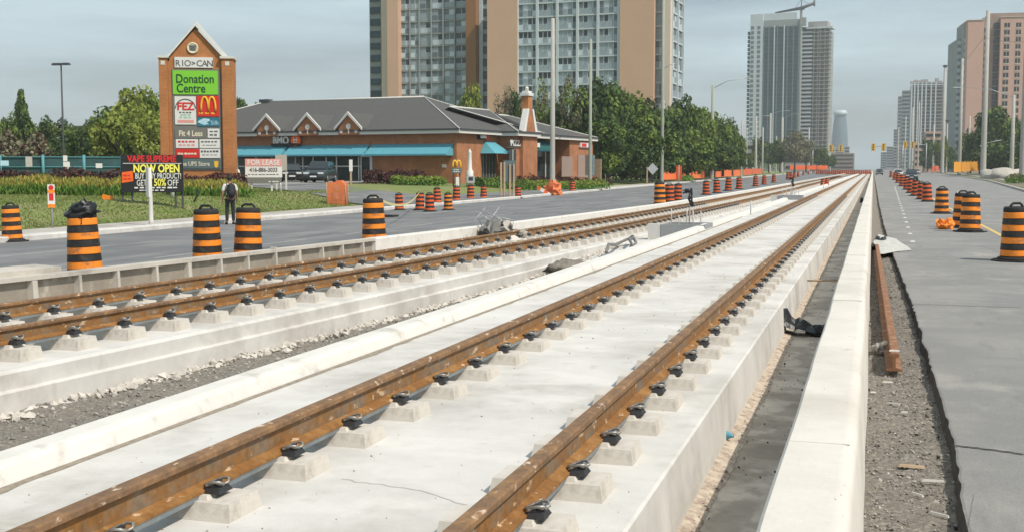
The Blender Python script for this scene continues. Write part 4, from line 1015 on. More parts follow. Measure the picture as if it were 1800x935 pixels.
# overhead cables
def cable(a, c, sag, label, rr=.03):
    b = MB(); P = []
    for i in range(17):
        t = i/16; p = a.lerp(c, t); p.z -= sag*4*t*(1-t); P.append(p)
    b.tube(P, rr, 5); tag(b.build('overhead_cable', ['dpole']), label, 'cable')
cable(at(1728, 66, 235), at(1900, 60, 150), 1, 'thin overhead cable running right from the tall thick concrete pole', .025)
cable(at(1660, 125, 400), at(1728, 68, 235), 2, 'thin overhead cable between the camera pole and the thick concrete pole', .03)
# traffic signals across the far junction
def signal(px, py, D, armdx, label):
    p = at(px, 300, D); p.z = .1; top = at(px, py, D)
    o = empty('traffic_signal', (p.x+armdx, p.y, .1), 0, label, 'traffic light', 'far traffic lights')
    b = MB(); b.tube([(0, 0, 0), (0, 0, top.z+.6)], .16, 8); b.tube([(0, 0, top.z), (-armdx, 0, top.z+.35)], .09, 6); b.build('mast', ['galv'], o)
    for dx in (0, -armdx*.35):
        b = MB(); b.box(-armdx-dx-.75, -armdx-dx+.75, -.4, -.1, top.z-1.3, top.z+1.3, 0)
        for k, z in enumerate((.8, 0, -.8)): b.X = Matrix.Translation((-armdx-dx, -.42, top.z+z)) @ Matrix.Rotation(PI/2, 4, 'X'); b.lathe([(.3, 0), (.28, .06)], 12, 1); b.X = Matrix.Identity(4)
        b.build('signal_head', ['sig_y', 'dpole'], o)
signal(1534, 260, 420, 10, 'yellow traffic light on a mast arm over the right lanes at the far junction')
signal(1477, 262, 440, -10, 'yellow traffic light on a mast arm over the tracks at the far junction')
signal(1590, 256, 470, 8, 'small yellow traffic light on the right beside the hazy blocks')

# ------------------------------------------------------------------ signs
def sign_frame(px, py, D, label, cat, name, rz=0, z=None):
    p = at(px, py, D); p.z = zl(p.x, p.y) if z is None else z
    return empty(name, p, rz, label, cat)
def bars(parent, x0, x1, z, h, y, m, n=5, seed=0, name='small_print'):     # lines of print too small to read
    r = random.Random(seed); b = MB(); x = x0; w0 = (x1-x0)/n
    for i in range(n):
        w_ = w0*r.uniform(.6, .88); b.box(x, x+w_, y-.006, y, z-h/2*r.uniform(.7, 1), z+h/2*r.uniform(.7, 1)); x += w0
    b.build(name, [m], parent)
FACE = YAW+.30
# brick pylon
Dp = 64.0
S = Dp/F
pc = at(350, 300, Dp); pyaw = YAW+math.atan((350-CX)/F)*-1*.55
zb = zl(pc.x, pc.y)
py_ = empty('brick_pylon', (pc.x, pc.y, zb), pyaw, 'tall brown brick pylon with a gabled top and stacked shop signs', 'sign pylon')
def X_(px): return (px-350)*S*.985
def Z_(py): return at(350, py, Dp).z-zb
dpt = 1.5
b = MB(); b.box(X_(300), X_(393), .02, dpt-.1, 0, Z_(110)); b.prism([(X_(302), Z_(110)-.003), (X_(396), Z_(110)-.003), (X_(393), Z_(101)), (X_(349), Z_(53)), (X_(304), Z_(101))], .02, dpt-.1)
b.build('brick_body', ['brick2'], py_)
for x0, x1 in ((285, 299.8), (393.2, 413)):
    b = MB(); b.box(X_(x0), X_(x1), -.18, dpt, 0, Z_(105)); b.build('brick_pier', ['brick2'], py_)
    b = MB(); b.box(X_(x0)-.08, X_(x1)+.08, -.26, dpt+.08, Z_(105), Z_(101)); b.build('coping', ['trim'], py_)
    c = (x0+x1)/2; b = MB(); b.box(X_(c)-.11, X_(c)+.11, -.2, -.182, Z_(117), Z_(110)); b.build('square_stone', ['wood2'] if 'wood2' in M else ['trim'], py_)
for sx in (-1, 1):
    xe = X_(302) if sx < 0 else X_(397); xa = X_(349); ze = Z_(103); za = Z_(49)
    nx_ = (za-ze); nz_ = abs(xe-xa); ll = math.hypot(nx_, nz_); ox = sx*nx_/ll*.16; oz = nz_/ll*.16
    b = MB(); b.prism([(xa, za), (xe, ze), (xe+ox*(1.6 if sx > 0 else .6), ze+oz*.5), (xa, za+(.30 if sx > 0 else .14))], -.16-.002*sx, dpt+.1); b.build('white_rake', ['white'], py_)
b = MB(); b.X = Matrix.Translation((X_(343.5), -.0, Z_(87))) @ Matrix.Rotation(PI/2, 4, 'X'); b.lathe([(.30, 0), (.30, .05), (.22, .05), (.22, .03)], 28); b.build('round_plaque', ['s_cream'], py_)
b = MB()
for i in range(5): b.box(X_(343.5)-.17, X_(343.5)+.17, -.056, -.032, Z_(87)-.13+i*.06, Z_(87)-.10+i*.06)
b.build('plaque_lines', ['s_ink'], py_)
def panel(x0, x1, y0, y1, m, name='sign_panel', y=-.06):
    b = MB(); b.box(X_(x0), X_(x1), y, .018, Z_(y1), Z_(y0)); return b.build(name, [m], py_)
b = MB(); b.box(X_(306.5), X_(390.5), -.02, .016, Z_(300), Z_(123.5)); b.build('sign_recess', ['s_grey'], py_)
panel(312, 378, 103, 121, 's_white'); 
for i, ch in enumerate('RIO'): text_obj(ch, .46, X_(317.5+i*8.5), Z_(114), -.065, 's_ink', py_)
text_obj('\u25B8' if False else '>', .36, X_(344.5), Z_(114), -.065, 's_ink', py_, bold=.02)
for i, ch in enumerate('CAN'): text_obj(ch, .46, X_(354.5+i*9.3), Z_(114), -.065, 's_ink', py_)
panel(308, 386, 126, 167.5, 's_green')
text_obj('Donation', .66, X_(313), Z_(141), -.065, 's_dgreen', py_, align='LEFT', bold=.014, sx=.80)
text_obj('Centre', .66, X_(314), Z_(157.5), -.065, 's_dgreen', py_, align='LEFT', bold=.014, sx=.80)
panel(310.5, 347, 171, 220, 's_white')
text_obj('FEZ', .56, X_(329), Z_(189), -.065, 's_red', py_, bold=.03)
b = MB(); b.tube([(X_(329)+.52*math.cos(t), -.065, Z_(192)+.5*math.sin(t)) for t in [PI*i/12 for i in range(13)]], .025, 5); b.build('arch_outline', ['s_ink'], py_)
bars(py_, X_(318), X_(341), Z_(199), .08, -.061, 's_ink', 4, 1); bars(py_, X_(320), X_(339), Z_(203), .1, -.061, 's_lgreen', 3, 2); bars(py_, X_(318), X_(341), Z_(207.5), .11, -.061, 's_lgreen', 3, 3)
b = MB(); b.box(X_(315), X_(343), -.066, -.06, Z_(217), Z_(212)); b.build('sign_stripe', ['s_pink'], py_)
panel(348.5, 387, 170, 205.5, 's_red')
def arches(parent, x, z, w_, h_, y, m='s_gold', r_=.05):
    b = MB()
    for s_ in (-1, 1):
        P = [(x+s_*w_*.25+w_*.25*math.cos(t), y, z-h_/2+h_*math.sin(t)**.75 if math.sin(t) > 0 else z-h_/2) for t in [PI*i/14 for i in range(15)]]
        b.tube(P, r_, 6)
    return b.build('golden_arches', [m], parent)
arches(py_, X_(368.5), Z_(184.5), .76, .78, -.08, 's_cream2' if 's_cream2' in M else 's_gold', .055)
bars(py_, X_(352), X_(384), Z_(200), .10, -.061, 's_gold', 3, 7)
panel(349.5, 387, 208, 223, 's_teal'); text_obj('Silk', .32, X_(379), Z_(217), -.065, 's_blue', py_); b = MB(); b.blob((X_(360), -.06, Z_(215)), (.3, .012, .17), 3, .5); b.build('leaf_emblem', ['s_blue'], py_)
panel(309.5, 364, 227, 244, 's_grey'); text_obj('Fit 4 Less', .42, X_(337), Z_(236), -.065, 's_cream', py_, bold=.025, sx=.78)
panel(366.5, 387, 227, 243, 's_white'); bars(py_, X_(370), X_(385), Z_(232), .09, -.061, 's_ink', 2, 9); bars(py_, X_(370), X_(385), Z_(238), .12, -.061, 's_grey', 2, 10)
panel(311, 349.5, 245.5, 261, 's_white'); bars(py_, X_(315), X_(346), Z_(250), .11, -.061, 's_red', 5, 11); bars(py_, X_(316), X_(345), Z_(256), .11, -.061, 's_pink', 4, 12)
panel(352, 387.5, 245.5, 261, 's_white'); bars(py_, X_(355), X_(384), Z_(250), .09, -.061, 's_ink', 5, 13); bars(py_, X_(357), X_(382), Z_(256), .05, -.061, 's_grey', 4, 14)
panel(311, 350.5, 262.5, 278, 's_red'); bars(py_, X_(314), X_(348), Z_(271), .11, -.061, 's_cream', 6, 15)
panel(352, 387.5, 262.5, 278.5, 's_white'); bars(py_, X_(354), X_(385), Z_(267), .12, -.061, 's_ink', 6, 16); bars(py_, X_(356), X_(384), Z_(273), .05, -.061, 's_grey', 4, 17)
panel(308, 388, 281, 297, 's_slate'); text_obj('The UPS Store', .34, X_(342), Z_(289), -.065, 's_cream', py_, sx=.80, bold=.01); b = MB(); b.prism([(X_(377), Z_(293)), (X_(380), Z_(296)), (X_(383.5), Z_(293)), (X_(384), Z_(284)), (X_(376.5), Z_(284))], -.075, -.062); b.build('shield_emblem', ['s_gold'], py_)
# black promotional sign
Ds = 50.0; S2 = Ds/F
sp = at(268, 342, Ds); zsp = zl(sp.x, sp.y)
sg = empty('promotional_sign', (sp.x, sp.y, zsp), YAW+.30, 'large black sign board on legs with red, yellow and white lettering', 'sign')
cs = math.cos(.0)
def x2(px): return (px-268)*S2
def z2(py): return at(268, py, Ds).z-zsp
b = MB(); b.box(x2(216), x2(321), -.05, .05, z2(339), z2(273)); b.build('board', ['s_black'], sg)
for px in (218, 234, 307, 319):
    b = MB(); b.box(x2(px)-.04, x2(px)+.04, .052, .14, -.3, z2(300)); b.build('leg', ['dpole'], sg)
text_obj('VAPE SUPREME', .38, x2(268.5), z2(280.5), -.06, 's_red', sg, sx=.78, bold=.035)
b = MB(); b.box(x2(220), x2(318), -.056, -.051, z2(288.5), z2(287.5)); b.build('underline', ['s_white'], sg)
text_obj('NOW OPEN', .46, x2(276), z2(297.5), -.06, 's_yel', sg, sx=.74, bold=.035)
text_obj('BUY ANY PRODUCT!', .33, x2(278.5), z2(310.5), -.06, 's_white', sg, sx=.60, bold=.015)
text_obj('GET 1', .36, x2(254), z2(322.5), -.06, 's_white', sg, sx=.62, bold=.01); text_obj('50%', .42, x2(281), z2(322), -.06, 's_yel', sg, sx=.7, bold=.02); text_obj('OFF', .36, x2(303), z2(322.5), -.06, 's_white', sg, sx=.72, bold=.01)
bars(sg, x2(238), x2(312), z2(330.5), .07, -.051, 's_white', 8, 21); bars(sg, x2(246), x2(290), z2(335), .05, -.051, 's_white', 5, 22)
b = MB(); b.prism([(x2(217.5), z2(322)), (x2(236.5), z2(319)), (x2(236), z2(301)), (x2(218), z2(303.5))], -.06, -.051); b.build('orange_sticker', ['s_orange'], sg)
bars(sg, x2(220), x2(234), z2(309), .07, -.062, 's_red', 2, 23); bars(sg, x2(220), x2(234), z2(315), .07, -.062, 's_red', 2, 24)
# for lease sign
Dl = 66.0; sp = at(464, 345, Dl); zsl = zl(sp.x, sp.y); S3 = Dl/F
fl = empty('lease_sign', (sp.x, sp.y, zsl), YAW+.28, 'white and pale red for lease board on low posts in the grass', 'sign')
def x3(px): return (px-464)*S3
def z3(py): return at(464, py, Dl).z-zsl
b = MB(); b.box(x3(432.5), x3(496), -.04, .04, z3(312.5), z3(280)); b.build('board', ['s_white'], fl)
b = MB(); b.box(x3(432.5), x3(496), -.05, -.041, z3(293), z3(280)); b.build('header', ['s_pink'], fl)
b = MB(); b.box(x3(433.5), x3(495), -.035, .035, z3(323), z3(312.8)); b.build('lower_board', ['s_grey'], fl)
text_obj('FOR LEASE', .40, x3(464), z3(286.8), -.055, 's_white', fl, sx=.93, bold=.02)
text_obj('416-886-3033', .32, x3(464), z3(299.5), -.045, 's_ink', fl, sx=.85, bold=.02)
bars(fl, x3(437), x3(492), z3(307.5), .06, -.041, 's_ink', 9, 31); bars(fl, x3(472), x3(492), z3(320), .06, -.036, 's_white', 3, 32)
for px in (443, 478, 493): b = MB(); b.box(x3(px)-.05, x3(px)+.05, .036, .12, -.3, z3(315)); b.build('post', ['trim'], fl)
# street signs and small posts on the verge
p = gp(92, 403); H = px_height(p, 78); o = empty('lane_sign', p, YAW+.3, 'narrow orange and white sign on a slim post by the far sidewalk', 'sign')
b = MB(); b.tube([(0, .03, 0), (0, .03, H)], .03, 6); b.build('post', ['galv'], o); w_ = px_height(p, 6); b = MB(); b.box(-w_, w_, -.02, 0, H*.48, H); b.build('sign_panel', ['s_white'], o)
b = MB(); b.X = Matrix.Translation((0, -.021, H*.93)) @ Matrix.Rotation(PI/2, 4, 'X'); b.lathe([(w_*.7, 0), (w_*.7, .01)], 14); b.X = Matrix.Identity(4); b.box(-w_*.6, w_*.6, -.03, -.021, H*.64, H*.80); b.build('red_symbol', ['s_red'], o); b = MB(); b.box(-w_, w_, -.026, -.0205, H*.81, H*.88); b.box(-w_, w_, -.026, -.0205, H*.48, H*.56); b.build('orange_band', ['orange'], o)
p = gp(266, 399); H = px_height(p, 102); o = empty('bus_stop_post', p, YAW-1.1, 'white bus stop post seen edge on in front of the black sign', 'sign post')
b = MB(); b.lathe([(.09, 0), (.08, .2), (.06, H*.6), (.05, H)], 10); b.build('post', ['trim'], o); b = MB(); b.box(-.25, .25, -.1, -.05, H*.50, H); b.build('sign_panel', ['s_white'], o)
for i, (px, py, h_, m, lb) in enumerate([(304, 364, 20, 'white', 'short white service marker in the grass under the black sign'), (341, 366, 20, 'dpole', 'leaning thin black stake in the grass right of the black sign'), (363, 358, 18, 'galv', 'short grey pipe marker in the grass behind the close barrels'), (493, 350, 16, 'white', 'small white post in the grass at the right end of the lease board')]):
    p = gp(px, py); H = px_height(p, h_); b = MB(); b.tube([(0, 0, 0), (.25 if i == 1 else .02, 0, H*.9), (.3 if i == 1 else .0, 0, H)], .10 if i == 0 else .045, 8); o = b.build('marker_stake', [m], loc=p, rz=YAW); tag(o, lb, 'marker')
p = gp(188, 352); b = MB(); b.X = Matrix.Rotation(.2, 4, 'Y'); b.box(-.22, .22, -.03, .03, 0, .2); tag(b.build('orange_marker', ['orange'], loc=p, rz=YAW), 'small orange board lying in the grass left of the black sign', 'marker')
p = gp(496, 346); p = at(495, 340, 70); p.z = zl(p.x, p.y); H = px_height(p, 62); o = empty('notice_board', p, YAW+.2, 'tall narrow white notice on two posts right of the lease board', 'sign')
for s_ in (-1, 1): b = MB(); b.box(s_*.28-.05, s_*.28+.05, 0, .1, -.1, H*.6); b.build('post', ['trim'], o)
b = MB(); b.box(-.34, .34, -.06, -.001, H*.55, H); b.build('panel', ['walk'], o)
p = at(617, 318, 84); p.z = zl(p.x, p.y); H = px_height(p, 46); o = empty('parking_sign', p, YAW+.2, 'slim white parking sign on a timber post before the shop door', 'sign')
b = MB(); b.box(-.07, .07, 0, .1, 0, H*.6); b.build('post', ['wood'], o); b = MB(); b.box(-.12, .12, -.03, .0, H*.55, H); b.build('panel', ['s_white'], o)
# orange mesh box
p = gp(591, 361); w_ = px_height(p, 34)/2; H = px_height(p, 43); o = empty('mesh_enclosure', p, YAW-.1, 'upright orange mesh wrapped around stakes on the grass by the driveway', 'mesh barrier')
M['meshO'] = mat('orange safety mesh', (.86, .27, .10), .7, .1, 6, trans=.3)
def meshwall(a, c, z0, z1, parent, nx, nz, m='meshO', name='mesh_panel', th=.012, wav=.03):
    a = Vector(a); c = Vector(c); b = MB(); d = (c-a); l_ = d.length; d.normalize(); nrm = Vector((-d.y, d.x, 0))
    def P(u, v): return a+d*(l_*u)+Vector((0, 0, z0(u)+(z1(u)-z0(u))*v))+nrm*wav*noise.noise(Vector((u*5, v*3, l_)))
    for i in range(nx+1):
        for j in range(nz): b.add([P(i/nx, j/nz)-d*th, P(i/nx, j/nz)+d*th, P(i/nx, (j+1)/nz)+d*th, P(i/nx, (j+1)/nz)-d*th], [(0, 1, 2, 3)])
    for j in range(nz+1):
        for i in range(nx): b.add([P(i/nx, j/nz)-Vector((0, 0, th)), P((i+1)/nx, j/nz)-Vector((0, 0, th)), P((i+1)/nx, j/nz)+Vector((0, 0, th)), P(i/nx, j/nz)+Vector((0, 0, th))], [(0, 1, 2, 3)])
    return b.build(name, [m], parent, fix=False)
for a, c in (((-w_, 0, 0), (w_, 0, 0)), ((w_, 0, 0), (w_*.8, .9, 0)), ((w_*.8, .9, 0), (-w_*.9, .9, 0)), ((-w_*.9, .9, 0), (-w_, 0, 0))):
    meshwall(a, c, lambda u: .02, lambda u: H*.85+.1*math.sin(u*3), o, 13, 13, th=.017)
for x, y in ((-w_, 0), (w_, 0), (w_*.8, .9), (-w_*.9, .9)): b = MB(); b.tube([(x, y, 0), (x, y, H*.95)], .03, 6); b.build('stake', ['wood'], o)
b = MB(); b.prism([(-w_*.3, H*.85), (w_*.9, H*.78), (w_*.5, H), (-.0, H*1.0)], .1, .6); b.build('folded_top', ['meshO'], o)
# orange mesh fences along the far verge
def mesh_fence(P, h_, label, m='mesh', n=10, z=0.0):
    o = empty('safety_fence', P[0], 0, label, 'mesh fence'); b = MB(); A = P[0]
    for a, c in zip(P, P[1:]):
        k = 12
        for i in range(k):
            u = a.lerp(c, i/k)-A; v_ = a.lerp(c, (i+1)/k)-A
            z1 = h_*(1-.10*abs(math.sin(i/k*PI*3))); z2_ = h_*(1-.10*abs(math.sin((i+1)/k*PI*3)))
            b.add([u+Vector((0, .0, .05)), v_+Vector((0, 0, .05)), v_+Vector((0, .04, z2_)), u+Vector((0, .04, z1))], [(0, 1, 2, 3)])
    b.build('mesh_fabric', [m], o, fix=False)
    for a in P[1:-1]+[P[0], P[-1]]:
        c = MB(); q = a-A; c.tube([q, q+Vector((0, 0, h_+.15))], .05, 6); c.build('post', ['rub'], o)
mesh_fence([atd(1165, 168, .1), atd(1190, 176, .1), atd(1215, 190, .1), atd(1240, 205, .1)], 1.35, 'bright orange mesh fence below the dense trees, left stretch')
mesh_fence([atd(1256, 215, .1), atd(1272, 235, .1), atd(1290, 255, .1), atd(1302, 270, .1)], 1.45, 'bright orange mesh fence right of the arm lamp pole')
mesh_fence([atd(1306, 290, .1), atd(1322, 330, .1), atd(1340, 380, .1)], 1.7, 'faded orange fence stretch below the glass tower', 'orange2')
mesh_fence([at(1388, 299, 430), at(1420, 299, 440), at(1455, 299, 450)], 1.7, 'far orange fence stretch before the distant dark trees', 'orange2')
mesh_fence([at(1676, 304, 250), at(1690, 303, 262), at(1706, 302, 275), at(1724, 301, 285)], 2.4, 'yellow orange mesh hoarding by the dark trees on the right', 'meshy')
mesh_fence([at(1638, 303, 330), at(1650, 302, 345)], 1.7, 'short red orange mesh by the far right poles', 'orange2')
# grey temporary board on timber legs
p = gp(893, 349); H = px_height(p, 64); S4 = px_height(p, 1); o = empty('temporary_board', p, YAW+.25, 'grey temporary board seen from behind on four timber legs at the driveway', 'sign')
b = MB(); b.box(-S4*8, S4*14, .0, .05, H*.42, H); b.build('board', ['s_slate'], o)
for x in (-13, -7, 3, 10): b = MB(); b.box(S4*x-.06, S4*x+.06, -.12, -.002, 0, H*.95 if x in (-13, -7) else H*.9); b.build('leg', ['wood'], o)
# diamond sign back
p = gp(1147, 325); H = px_height(p, 38); s_ = px_height(p, 13); o = empty('diamond_sign', p, YAW+.2, 'grey back of a diamond road sign behind the group of three barrels', 'sign')
b = MB(); b.prism([(0, H-2*s_*.8), (s_*.8, H-s_*.8), (0, H), (-s_*.8, H-s_*.8)], 0, .04); b.build('plate', ['galv'], o); b = MB(); b.box(-s_*.75-.07, -s_*.75+.07, .05, .15, 0, H*.8); b.build('post', ['wood'], o)
b = MB(); b.blob((0, .2, H*.25), (.25, .2, .4), 3, .4); b.build('sand_bag', ['bag'], o)
# orange flag board by pole, plus striped barricade
p = gp(966, 344); H = px_height(p, 30); o = empty('orange_wrap', p, YAW, 'orange mesh wrapped round the foot of the thickest pole with a striped board', 'mesh barrier')
b = MB(); b.X = Matrix.Translation((.2, 0, 0)); b.blob((.05, 0, .45), (.62, .5, .62), 5, .45, 16, 10); b.blob((-.02, 0, H*.62), (.24, .24, H*.42), 8, .5, 12, 10); b.build('mesh_wrap', ['meshO'], o)
for i in range(4): b = MB(); b.X = Matrix.Translation((-.55, -.55, .25)) @ Matrix.Rotation(.55, 4, 'Y'); b.box(-.55+i*.3, -.55+i*.3+.3, 0, .04, 0, .25); b.build('stripe', ['white' if i % 2 else 'orange2'], o)
p = gp(1190, 353)+Vector((0, .6, 0)); b = MB(); b.tube([(0, 0, 0), (0, 0, 2.0)], .025, 6); o = b.build('flag_stick', ['galv'], loc=p); tag(o, 'orange flag on a stick rising behind the group of three barrels', 'flag'); b = MB(); b.box(-.16, .16, -.02, .02, 1.15, 1.95); b.build('flag', ['orange2'], o)
# golden arches drive sign and meter post by the shop
p = at(803, 330, 92); p.z = zl(p.x, p.y); S5 = 92/F; o = empty('arches_sign', p, YAW+.25, 'small golden arches sign over a dark board before the shop corner', 'sign')
zz = lambda y: at(803, y, 92).z-p.z
arches(o, 0, zz(289), 14*S5, 12*S5, 0, 's_gold', .07); b = MB(); b.box(-8.5*S5, 8.5*S5, -.05, .05, zz(305), zz(296)); b.build('board', ['s_slate'], o)
for x in (-.25, .25): b = MB(); b.box(x-.05, x+.05, .06, .14, 0, zz(300)); b.build('post', ['dpole'], o)
bars(o, -6*S5, 4*S5, zz(299), .07, -.052, 's_cream', 3, 41); bars(o, -6*S5, 5*S5, zz(302.3), .07, -.052, 's_white', 3, 42)
b = MB(); b.box(-3*S5, 3*S5, -.3, -.1, 0, zz(312)); b.build('white_base_sign', ['s_white'], o)
p = at(826, 328, 93); p.z = zl(p.x, p.y); o = empty('meter_post', p, YAW+.2, 'tall tapering white post with a meter box at its foot by the shop corner', 'meter post'); zz = lambda y: at(826, y, 93).z-p.z
b = MB(); b.lathe([(.32, 0), (.28, zz(302)), (.17, zz(298)), (.13, zz(270)), (.15, zz(268)), (.0, zz(262))], 12); b.build('post', ['white'], o); b = MB(); b.box(-.35, .3, -.55, -.3, zz(322), zz(310)); b.build('meter_box', ['galv'], o); b = MB(); b.box(-.2, .15, -.565, -.551, zz(318), zz(312)); b.build('meter_glass', ['glass'], o)
# teal fence with fabric and notices
P = [atd(-20, 74), atd(75, 74), atd(150, 75), atd(214, 76)]; fz = .6
tf = empty('teal_fence', P[0], 0, 'teal chain fence with dark green fabric behind the purple hedge', 'fence'); A = P[0]
b = MB()
for a, c in zip(P, P[1:]): b.add([a-A+Vector((0, 0, .3)), c-A+Vector((0, 0, .3)), c-A+Vector((0, 0, 1.85)), a-A+Vector((0, 0, 1.85))], [(0, 1, 2, 3)])
b.build('fabric', ['tealmesh'], tf, fix=False)
for px in (-18, 2, 76, 148, 213): q = atd(px, 73.9)-A; b = MB(); b.tube([q, q+Vector((0, 0, 2.0))], .09 if px in (76, 148) else .05, 8); b.build('post', ['tealpost'], tf)
for z in (1.87, 1.25): b = MB(); b.tube([p-A+Vector((0, -.06, z)) for p in P], .03, 6); b.build('rail', ['tealpost'], tf)
for i, (px, w_, y0, y1, m) in enumerate([(51, 11, 276, 294, 's_grey3'), (115, 7, 274, 284, 's_white'), (117, 11, 285, 297, 's_white'), (174, 11, 288, 296, 's_white'), (8, 14, 283, 292, 's_blue')]):
    M.setdefault('s_grey3', mat('faded notice', (.45, .42, .40), .7, .2, 8))
    q = at(px, 290, 73); b = MB(); b.box(-w_/2*73/F, w_/2*73/F, -.02, .0, at(px, y1, 73).z, at(px, y0, 73).z)
    tag(b.build('fence_notice', [m], loc=(q.x, q.y, 0), rz=YAW+.3), ['tall faded notice at the left of the teal fence', 'upper small white notice on the middle of the teal fence', 'lower white notice on the middle of the teal fence', 'small white notice near the right end of the teal fence', 'pale blue board at the left edge of the teal fence'][i], 'notice')
# low beige wall end beside the pylon
p = at(414, 300, 68); p.z = zl(p.x, p.y); b = MB(); b.tube([(-1.8, 0, 1.25), (-.5, 0, 1.25), (.15, 0, 1.1), (.25, 0, .6), (.25, 0, 0)], .10, 8); tag(b.build('pipe_rail', ['trim'], loc=p, rz=YAW), 'pale bent pipe rail beside the foot of the brick pylon', 'rail')

# ------------------------------------------------------------------ shop building
C0 = at(803, 321, 100.0); C0.z = .55
SR = math.radians(-9.8)
shop = empty('shop_building', C0, SR, 'long single storey brown brick shop building with grey hipped roof and teal awnings', 'building')
ux = Vector((math.cos(SR), math.sin(SR), 0)); uy = Vector((-math.sin(SR), math.cos(SR), 0))
def proj_px(P):
    v = P-CAM; return CX+F*v.dot(RT)/v.dot(FW), CY-F*v.dot(UP)/v.dot(FW)
def solve(u, px, o=Vector((0, 0, 0))):         # metres along u from corner+o to reach photo column px
    lo, hi = (-80.0, 0.0) if u is ux else (0.0, 160.0)
    for _ in range(50):
        m_ = (lo+hi)/2; x = proj_px(C0+o+u*m_)[0]
        if x < px: lo = m_
        else: hi = m_
    return (lo+hi)/2
LW = -solve(ux, 392); EH = at(803, 228, 100).z-C0.z
Wa = solve(uy, 876); xb = 1.6; Wb = solve(uy, 925, ux*xb); Wc = solve(uy, 985); xd = 1.0; Wd = solve(uy, 1042, ux*xd)
print('SHOP', LW, EH, Wa, Wb, Wc, Wd)
def wall(x0, x1, y0, y1, z0=0, z1=None, m='brick', name='wall'):
    b = MB(); b.box(x0, x1, y0, y1, z0-.3, z1 or EH); return b.build(name, [m], shop)
wall(-LW, 0, 0, Wa); wall(-12, xb, Wa+.003, Wb); wall(-12, -.6, Wb+.003, Wc, m='brick'); wall(-12, xd, Wc+.003, Wd)
def hip(x0, x1, y0, y1, z, ridge, along, ov=.6, name='roof'):
    x0 -= ov; x1 += ov; y0 -= ov; y1 += ov
    if along == 'x': d = (y1-y0)/2; A = (x0+d, (y0+y1)/2, ridge); B = (x1-d, (y0+y1)/2, ridge)
    else: d = (x1-x0)/2; A = ((x0+x1)/2, y0+d, ridge); B = ((x0+x1)/2, y1-d, ridge)
    b = MB(); v = [(x0, y0, z), (x1, y0, z), (x1, y1, z), (x0, y1, z), A, B]
    f = [(0, 1, 5, 4), (1, 2, 5), (2, 3, 4, 5), (3, 0, 4), (3, 2, 1, 0)] if along == 'x' else [(0, 1, 4), (1, 2, 5, 4), (2, 3, 5), (3, 0, 4, 5), (3, 2, 1, 0)]
    b.add(v, f); r_ = b.build(name, ['shingle'], shop)
    c = MB(); c.tube([(A[0], A[1], A[2]+.03), (B[0], B[1], B[2]+.03)], .09, 6); 
    for q, e in (((x0, y0), A), ((x1, y0), B if along == 'x' else A), ((x1, y1), B)): c.tube([(q[0], q[1], z+.05), (e[0], e[1], e[2]+.03)], .05, 6)
    c.build('ridge_cap', ['trim'], r_)
    e = MB(); e.box(x0-.02, x1+.02, y0-.05, y0-.003, z-.35, z+.02); e.box(x1+.003, x1+.05, y0, y1, z-.35, z+.02); e.build('fascia', ['trim'], r_)
    g_ = MB(); g_.box(x0-.03, x1+.03, y0-.14, y0-.052, z-.08, z+.06); g_.box(x1+.052, x1+.14, y0, y1, z-.08, z+.06); g_.build('gutter', ['dpole'], r_)
RZ = at(700, 169, 108).z-C0.z
dm = 8.2
LW2 = dm-solve(ux, 478, uy*dm); blkL = wall(-LW2, -LW-.004, .5, 2*dm-1); hip(-LW2, 0, 0, 2*dm-.6, EH, RZ, 'x')
hip(-9.5, xb, Wa+.2, Wb+1.2, EH-.05, RZ-1.1, 'y', name='side_roof')
hip(-12, xd-.2, Wc-9, Wd, EH-.12, RZ-1.3, 'y', .5, name='end_roof')
# dormer gables on the front
def frontx(px): return solve(ux, px)
for i, px in enumerate((479.5, 550.5, 622)):
    x = frontx(px); hw = (frontx(px+18)-frontx(px-18))/2; za = EH+ (227-199)/F*103*1.0
    b = MB(); b.prism([(x-hw, EH-.36), (x+hw, EH-.36), (x+hw, EH+.25), (x, za), (x-hw, EH+.25)], -.72, 3.2); dm_ = b.build('dormer', ['brick'], shop)
    for s_ in (-1, 1):
        c = MB(); c.prism([(x, za+.0), (x+s_*(hw+.35), EH+.05), (x+s_*(hw+.35), EH+.28), (x, za+.28)], -.9+.001*s_, -.74); c.build('rake', ['trim'], dm_); c = MB(); c.prism([(x, za+.02), (x+s_*(hw+.3), EH+.07), (x+s_*(hw+.3), EH+.22), (x, za+.2)], -.735, 3.3); c.build('gable_roof', ['shingle'], dm_)
    c = MB(); c.X = Matrix.Translation((x, -.722, EH+.38)) @ Matrix.Rotation(PI/2, 4, 'X'); c.lathe([(.26, 0), (.24, .06)], 18); c.X = Matrix.Identity(4); c.box(x-.05, x+.05, -.76, -.722, EH-.25, EH+.1)
    for s_ in (-1, 1): c.box(x+s_*hw*.72-.13, x+s_*hw*.72+.13, -.76, -.722, EH-.22, EH+.0)
    c.build('round_vent', ['trim'], dm_)
# awnings on the front
zA1 = at(700, 253, 100).z-C0.z; zA0 = at(700, 273, 100).z-C0.z
for px0, px1 in ((404, 508), (513, 651), (655, 797)):
    x0, x1 = frontx(px0), frontx(px1)
    b = MB(); b.add([(x0, -.02, zA1), (x1, -.02, zA1), (x1, -1.2, zA0+.10), (x0, -1.2, zA0+.10), (x0, -1.2, zA0-.04), (x1, -1.2, zA0-.04), (x1, -.02, zA0-.06), (x0, -.02, zA0-.06)], [(0, 1, 2, 3), (3, 2, 5, 4), (0, 3, 4, 7), (1, 6, 5, 2), (4, 5, 6, 7)])
    b.build('awning', ['awning'], shop)
